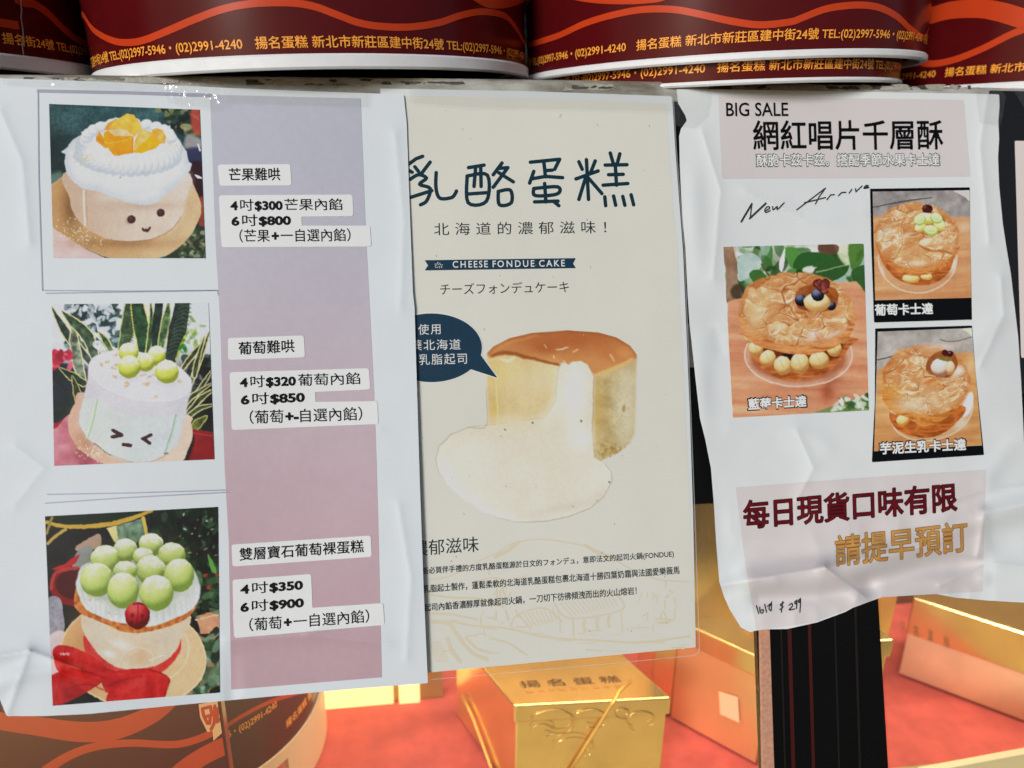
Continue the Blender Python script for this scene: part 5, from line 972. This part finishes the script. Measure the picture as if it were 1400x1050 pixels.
# cheesecake picture
def cheese_mask(X, Y):
    x, y = (X - 550) * 3.28, (Y - 420) * 3.28
    d = sd_poly(x, y, [(384, 205), (410, 178), (480, 142), (580, 118), (740, 106), (880, 116), (960, 138), (1020, 175), (1050, 215), (1050, 260), (1042, 560), (1022, 610), (960, 656), (900, 684), (872, 690), (905, 700), (936, 738), (940, 780), (902, 852), (840, 903), (740, 944), (640, 962), (520, 966), (440, 952), (360, 919), (276, 862), (206, 797), (161, 740), (146, 680), (161, 623), (220, 566), (300, 536), (374, 531), (376, 400), (376, 225)])
    return d / 3.28
P, T = march(lambda X, Y: cheese_mask(X, Y) - 1, 590, 448, 876, 718, 1.0)
cv = Canvas((P[:, 0] - 550) * 3.28, (P[:, 1] - 420) * 3.28, 4, (213, 210, 198)); paint_cheesecake(cv); cv.C *= (1 + .04 * (fbm(cv.X, cv.Y, 9, 2, 5) - .5))[:, None]; _m = cv.C.mean(1)[:, None]; cv.C = np.where(_m < .78, cv.C - .10 * (.78 - _m), cv.C)
mesh('cheesecake_picture', A2_.pos(P[:, 0], P[:, 1], .2), T[:, ::-1], ph, p2, True, np.clip(lin(np.clip(cv.C, 0, 1)) * 1.2, 0, .84))
bb = lambda x, y: (550 + x / 3.28, 420 + y / 3.28)
def bubble(X, Y):
    x, y = (X - 550) * 3.28, (Y - 420) * 3.28
    return np.minimum(sd_ell(x, y, 130, 182, 227, 154), sd_poly(x, y, [(352, 215), (427, 317), (300, 276), (280, 220)])) / 3.28
A2_.region('bubble_edge', lambda X, Y: np.maximum(bubble(X, Y) - 1.2, 545 - X), (545, 420, 690, 530), .8, M['white'], .27)
bu = A2_.region('speech_bubble', lambda X, Y: np.maximum(bubble(X, Y), 545 - X), (545, 420, 690, 530), .8, M['navy'], .34)
A2_.text([('使用', .0)], bb(72, 124), bb(172, 121), 14.5, M['white'], .42, parent=bu, spc=1.2); A2_.text([('蘖北海道', .0)], bb(38, 194), bb(262, 190), 14.5, M['white'], .42, parent=bu, spc=1.15); A2_.text([('乳脂起司', .0)], bb(76, 260), bb(290, 254), 15, M['white'], .42, parent=bu, spc=1.15)
# tan landscape sketch
sk = lambda l: [(560 + a / 3.5, 710 + b / 3.5) for a, b in l]
rr = random.Random(8); lines = []
def add(pts, w): lines.append((sk(pts), w / 3.5))
add([(90, 290), (200, 270), (330, 200), (420, 160), (480, 120), (580, 98), (680, 100), (800, 120), (870, 140), (960, 180), (1080, 250), (1200, 290), (1340, 300)], 3); add([(410, 180), (470, 150), (520, 110)], 9); add([(840, 125), (900, 160), (950, 190)], 8)
add([(300, 300), (400, 280), (470, 290), (560, 270)], 3); add([(90, 360), (200, 375), (330, 380), (450, 420)], 5); add([(80, 450), (200, 455), (320, 480)], 5)
add([(480, 510), (520, 455), (640, 425), (730, 490)], 4); add([(520, 455), (580, 525)], 4); add([(490, 510), (490, 530)], 3); add([(720, 490), (720, 545)], 3); add([(690, 400), (770, 475), (1020, 430), (960, 350), (820, 360)], 4); add([(780, 480), (785, 560)], 4); add([(1010, 440), (1020, 540)], 3)
for k in range(9): add([(545 + 20 * k, 450 - 3 * k), (590 + 16 * k, 515 - 4 * k)], 2)
for k in range(13): add([(720 + 20 * k, 400 - 4 * k), (780 + 18 * k, 465 - 4 * k)], 2)
for x, y in ((838, 510), (900, 495), (955, 490)): add([(x, y - 25), (x - 6, y), (x, y + 26)], 7)
add([(90, 500), (200, 490), (300, 510), (450, 520), (600, 555), (700, 570), (900, 580), (1100, 590), (1340, 560)], 5); add([(110, 490), (190, 500), (230, 560), (300, 640), (370, 670)], 9); add([(180, 570), (200, 630), (240, 680)], 9); add([(270, 570), (320, 620), (390, 640)], 6); add([(380, 570), (470, 590), (560, 650)], 4)
for k in range(40): x, y = rr.uniform(80, 1330), rr.uniform(470, 640); add([(x, y), (x + rr.uniform(20, 90), y + rr.uniform(-6, 8))], rr.uniform(1, 4))
for k in range(46): x, y = rr.gauss(420, 40) if k < 22 else rr.gauss(1200, 70), rr.gauss(400, 60) if k < 22 else rr.gauss(390, 60); add([(x, y), (x + rr.uniform(-16, 16), y + rr.uniform(10, 50))], rr.uniform(1.5, 4))
for k in range(10): add([(90 + 4 * k, 590 + 10 * k), (150 + 4 * k, 588 + 10 * k)], 2)
lines = [(p, w) for p, w in lines]
A2_.strokes('landscape_sketch', lines, M['sketch'], .17, .8)
A2_.text([('濃郁滋味', .0)], (563, 761), (654.5, 754.5), 21.5, DK, .26)
A2_.text([('街必買伴手禮的方度乳酪蛋糕源於日文的フォンデュ，意即法文的起司火鍋(FONDUE)', .012)], (577, 786.8), (921.4, 763.2), 11, DK, .26)
A2_.text([('乳脂起士製作，蓬鬆柔軟的北海道乳酪蛋糕包裹北海道十勝四葉奶霜與法國愛樂薇馬', .012)], (579, 811), (929.2, 785), 11, DK, .26)
A2_.text([('起司內餡香濃醇厚就像起司火鍋，一刀切下彷彿傾洩而出的火山熔岩！', .012)], (580, 836.5), (870.5, 813), 11, DK, .26)
rr = random.Random(5); sp = []
for k in range(46): x, y = rr.uniform(565, 915), rr.uniform(150, 880); sp.append(([(x, y), (x + rr.uniform(-1, 1), y + rr.uniform(.3, 2.2))], rr.uniform(.3, .6)))
A2_.strokes('scuff_mark', sp, M['grey'], .3, .35)
lam = film('clear laminate', (.99, .985, .97), rough=.18, bump=.25, bsc=260, ior=1.3, dist=.0004); lam_edge = film('sealed laminate edge', (.97, .95, .9), rough=.15, haze=.35)
AL = Sheet(p2, lambda X, Y: lift2(X, Y) + .0007 * np.exp(-((Y - 560 + .02 * (X - 750)) / 17) ** 2) * fbm(X / 2.2, Y, 7, 2, 3) + .00012 * fbm(X, Y, 24, 2, 6))
AL.shape('laminate', lamo, lam, .6, 1.6)
A2_.region('laminate_edge', lambda X, Y: np.abs(sd_poly(X, Y, lamo) + .7) - .7, (900, 125, 960, 900), .8, lam_edge, .64); A2_.region('laminate_edge', lambda X, Y: np.abs(sd_poly(X, Y, lamo) + .6) - .6, (560, 885, 902, 935), .8, lam_edge, .64)

# ---------------------------------------------------------------- crumpled sale poster
def lift3(X, Y):
    b = .0036 + .0014 * ss(Y, 180, 600) + .0008 * np.sin(X / 70. + Y / 260.)
    b = b + .006 * ss(Y, 690, 860) * (.55 + .45 * np.sin(X / 62. + 2.2))
    b = b + fold(X, Y, [(1030, 792), (1110, 786), (1180, 772), (1260, 742), (1330, 712), (1408, 690)], 20, .0048) + fold(X, Y, [(1125, 778), (1170, 815)], 8, .0011) - fold(X, Y, [(1190, 800), (1270, 776), (1340, 770)], 15, .0034) - fold(X, Y, [(1040, 820), (1120, 815), (1190, 800)], 13, .0026) + fold(X, Y, [(1345, 700), (1345, 790)], 9, .0012)
    b = b + fold(X, Y, [(985, 800), (1020, 792), (1060, 795)], 10, .0009) + fold(X, Y, [(1290, 715), (1300, 670), (1345, 650)], 16, .0009) - fold(X, Y, [(940, 455), (975, 450), (985, 480)], 10, .0006) + fold(X, Y, [(1330, 480), (1360, 440), (1390, 430)], 14, .0008) + fold(X, Y, [(1000, 585), (1100, 592), (1130, 612)], 12, .0005) + fold(X, Y, [(1350, 660), (1380, 610), (1400, 600)], 14, .0010)
    b = b + .0010 * np.exp(-((X - 945 - (Y - 164) * .04) / 14) ** 2) * ss(Y, 160, 260) * (np.sin(Y / 37.) * .5 + .5)
    for pts, w, a in (([(985, 800), (1048, 790), (1128, 776)], 9, .0016), ([(1128, 776), (1182, 816)], 8, .0014), ([(1128, 776), (1260, 748), (1336, 760)], 14, .0022), ([(1258, 696), (1338, 672), (1404, 664)], 11, .0020), ([(1336, 760), (1346, 700), (1404, 690)], 10, .0014), ([(1090, 590), (1112, 640), (1086, 690)], 12, .0010), ([(945, 452), (1000, 446)], 9, .0008), ([(1340, 500), (1372, 430), (1368, 380)], 12, .0012), ([(1020, 262), (1100, 300), (1180, 292)], 16, .0008), ([(1350, 130), (1340, 200), (1352, 330)], 10, .0010), ([(960, 180), (985, 260), (975, 380)], 12, .0010), ([(1285, 800), (1345, 770), (1400, 775)], 10, .0018)):
        b = b + crease(X, Y, pts, w, a)
    return np.maximum(b + 0.0026 * (fbm(X, Y, 105, 3, 12) - .5) * ss(Y, 140, 420) + .0015 * (fbm(X, Y, 60, 2, 22, True) - .6) * ss(Y, 600, 780), .0019)
p3 = thing('poster', 'crumpled white sale poster with three round pastry photographs and red lettering', 'poster', at(1165, 490, .003))
A3_ = Sheet(p3, lift3)
out3 = [(925, 122), (1000, 122.5), (1150, 125), (1300, 127.5), (1366, 129), (1366.5, 145), (1365, 165), (1366, 190), (1364.5, 215), (1366, 254), (1371, 306), (1377, 345), (1382, 374), (1392, 460), (1396, 520), (1400, 602), (1404, 640), (1409, 700), (1412, 760), (1414, 828), (1400, 824), (1350, 821), (1306, 817), (1274, 811), (1243, 807.5), (1211, 812), (1180, 823), (1155, 837), (1117, 851), (1076, 860), (1042, 860.5), (1024.5, 864), (1013, 858), (997.5, 833), (990, 816), (983.5, 796), (979, 740), (976, 690), (972, 640), (964, 600), (957, 572), (950, 510), (942.5, 440), (940, 400), (937, 340), (933, 298), (931, 262), (929.5, 230), (929, 205), (928.5, 186), (931, 176), (939, 165), (937, 158), (931, 148), (927, 141)]
A3_.shape('paper', out3, M['thin'], 0, 2)
A3_.shape('colour_panel', [(982, 131.4), (1150, 134), (1318, 136.5), (1327, 241), (1150, 243.5), (987, 244)], M['blush'], .15, 2.5)
q3 = lambda x, y: (960 + x / 3.18, 620 + y / 3.18)
A3_.shape('colour_panel', [q3(145, 148), q3(700, 105), q3(1235, 70), q3(1228, 300), q3(1220, 600), q3(1000, 612), q3(780, 625), q3(480, 735), q3(235, 770), q3(190, 500)], M['blush'], .2, 2)
A3_.text([('BIG SALE', .012)], (993, 159), (1078, 158.8), 18.8, K, .4)
A3_.text([('網紅唱片千層酥', .014)], (1030, 205.5), (1290, 204.5), 41, K, .4)
def outlined(txt, a, b, h, fill, edge, off0, off1, l0=.4, l1=.52, spc=1., grow=1.6):
    A3_.text([(txt, off1)], (a[0] - grow, a[1] + grow), (b[0] + grow, b[1] + grow), h + 2 * grow, edge, l0, spc=spc); A3_.text([(txt, off0)], a, b, h, fill, l1, spc=spc)
outlined('酥脆卡茲卡茲。搭配季節水果卡士達', (1034.5, 227.5), (1285, 226.5), 17, M['white'], M['outline'], .016, .055, grow=1.1)
nw = [[(318, 540), (358, 472)], [(358, 474), (352, 526)], [(352, 526), (410, 472)], [(408, 500), (426, 489), (420, 482), (408, 494), (412, 505), (428, 498)], [(438, 482), (440, 495), (455, 482), (456, 494), (482, 468)], [(530, 495), (590, 450), (640, 412)], [(640, 412), (616, 445), (602, 472)], [(560, 468), (640, 448)],
      [(646, 456), (660, 438), (674, 437)], [(690, 441), (702, 429), (718, 428)], [(731, 431), (741, 417)], [(755, 414), (757, 426), (780, 404)], [(788, 413), (804, 404), (796, 402), (788, 412), (806, 410)]]
A3_.strokes('handwriting', [(l, 2.4) for l in nw], M['pen'], .4, .4, org=(900, 110), sc=2.8)
A3_.strokes('handwriting', [(l, 3.6) for l in ([(318, 540), (358, 472)], [(350, 528), (412, 470)])], M['pen'], .44, .4, org=(900, 110), sc=2.8)
A3_.print_('pastry_photo', [(989, 337.5), (1181, 333), (1188, 561), (1002, 571)], paint_blueberry, (985, 325), 4.12, .3, ph, st=.9)
def framed(quad, inner, fn, org, sc):
    A3_.shape('photo_border', quad, K, .25, 1.5); A3_.print_('pastry_photo', inner, fn, org, sc, .38, ph, st=.8)
framed([(1189.5, 258), (1326, 256), (1326.5, 310), (1329, 437), (1195, 441), (1191, 330)], [(1193, 262), (1325.5, 260), (1328, 407), (1196.5, 410.5)], paint_grape_custard, (1185, 250), 5.385)
framed([(1196.5, 449), (1329, 445), (1334, 510), (1345.5, 622), (1192, 632), (1196, 550)], [(1200, 453.5), (1328.5, 448.5), (1342.5, 609), (1195, 617)], paint_taro_custard, (1190, 440), 5.25)
outlined('藍莓卡士達', (1023, 561), (1103, 556.3), 16, M['white'], K, .03, .07, .46, .56); outlined('葡萄卡士達', (1196, 431.8), (1276, 429.8), 16, M['white'], K, .03, .07, .5, .6); outlined('芋泥生乳卡士達', (1203, 621.6), (1321, 615.8), 16.5, M['white'], K, .03, .07, .5, .6)
outlined('每日現貨口味有限', (1017.5, 724), (1308.5, 698.5), 39, M['wine'], M['winedark'], .008, .034, .4, .52, grow=1)
outlined('請提早預訂', (1143, 775), (1323, 754), 42, M['gold_ink'], M['brown'], .008, .03, .4, .52, grow=.9)
hw = [[(236, 662), (246, 696)], [(250, 668), (252, 688), (262, 694), (266, 680), (254, 682)], [(272, 656), (280, 690)], [(284, 664), (300, 652), (290, 672), (298, 684)], [(302, 645), (300, 684)], [(354, 648), (340, 658), (352, 667), (338, 678)], [(350, 644), (344, 690)], [(378, 660), (390, 652), (392, 664), (378, 680), (402, 676)], [(412, 638), (402, 646), (406, 654), (412, 644), (410, 674)], [(428, 630), (418, 640), (422, 648), (428, 636), (425, 690)]]
A3_.strokes('handwriting', [(l, 2.6) for l in hw], M['pen'], .5, .35, org=(960, 620), sc=3.18)

# ---------------------------------------------------------------- black framed notice at the right edge
p4 = thing('notice', 'black bordered notice with a pale pink sheet, cut off by the right edge', 'notice', at(1460, 300, .0018))
A4 = Sheet(p4, lambda X, Y: .0017 + 0 * X)
A4.shape('border', [(1352, 123.5), (1560, 128), (1590, 520), (1374, 540)], mat('black card', (.012, .012, .013), .35, bump=.1), 0, 5)
A4.shape('sheet', [(1387.3, 192.5), (1540, 194), (1560, 480), (1396, 490)], mat('pale pink sheet', ink(214, 202, 196), .5), .12, 4)

# ---------------------------------------------------------------- clear tape
tape_m = film('clear tape', (.99, .99, .98), rough=.1, bump=.12, bsc=140, haze=.03, ior=1.6, dist=.0008)
tape_c = film('crumpled tape', (.99, .99, .985), rough=.11, bump=.12, bsc=200, haze=.03, ior=1.6, dist=.0012)
def tape(label, pts, m, base, seed, amp=.0006, sm=False):
    sh = Sheet(None, lambda X, Y: base + amp * fbm(X, Y, 18, 2, seed, True) + amp * .35 * fbm(X * .5 + Y * .3, Y, 9, 1, seed + 1))
    p = np.array(pts, float); P, T = march(lambda X, Y: sd_poly(X, Y, pts, sm) + 1.2 * (fbm(X, Y, 7, 2, seed) - .5), p[:, 0].min() - 3, p[:, 1].min() - 3, p[:, 0].max() + 3, p[:, 1].max() + 3, 1.1)
    V = sh.pos(P[:, 0], P[:, 1]); c = V.mean(0)
    tag(mesh('clear_tape', V, T[:, ::-1], m, None, True, loc=c), label, 'clear tape', 'clear tape holding the posters')
tape('crumpled shiny tape between the mango cake photograph and the lavender column', [(222, 108), (300, 116), (303, 140), (288, 148), (230, 141)], tape_c, .0052, 3, .0024)
tape('wide clear tape across the top left of the price poster', [(2, 106), (222, 112), (232, 126), (150, 122), (4, 116)], tape_m, .0050, 5, .0005)
tape('clear tape over the top of the lavender column', [(306, 113), (505, 119), (504, 146), (306, 140)], tape_m, .0052, 7, .0005)
tape('clear tape across the top edge of the cream poster', [(560, 112), (905, 124), (922, 132), (918, 152), (640, 146), (560, 140)], tape_m, .0046, 9, .0005)
tape('clear tape at the torn top left corner of the sale poster', [(915, 116), (975, 118), (970, 158), (950, 176), (925, 172), (918, 140)], tape_c, .0046, 11, .0016)
tape('crumpled clear tape at the top right corner of the sale poster', [(1335, 118), (1366, 120), (1376, 132), (1368, 172), (1340, 168), (1336, 140)], tape_c, .0050, 13, .0018)
tape('clear tape holding the top of the black bordered notice', [(1384, 120), (1470, 122), (1470, 150), (1400, 148)], tape_c, .0032, 15, .0016)
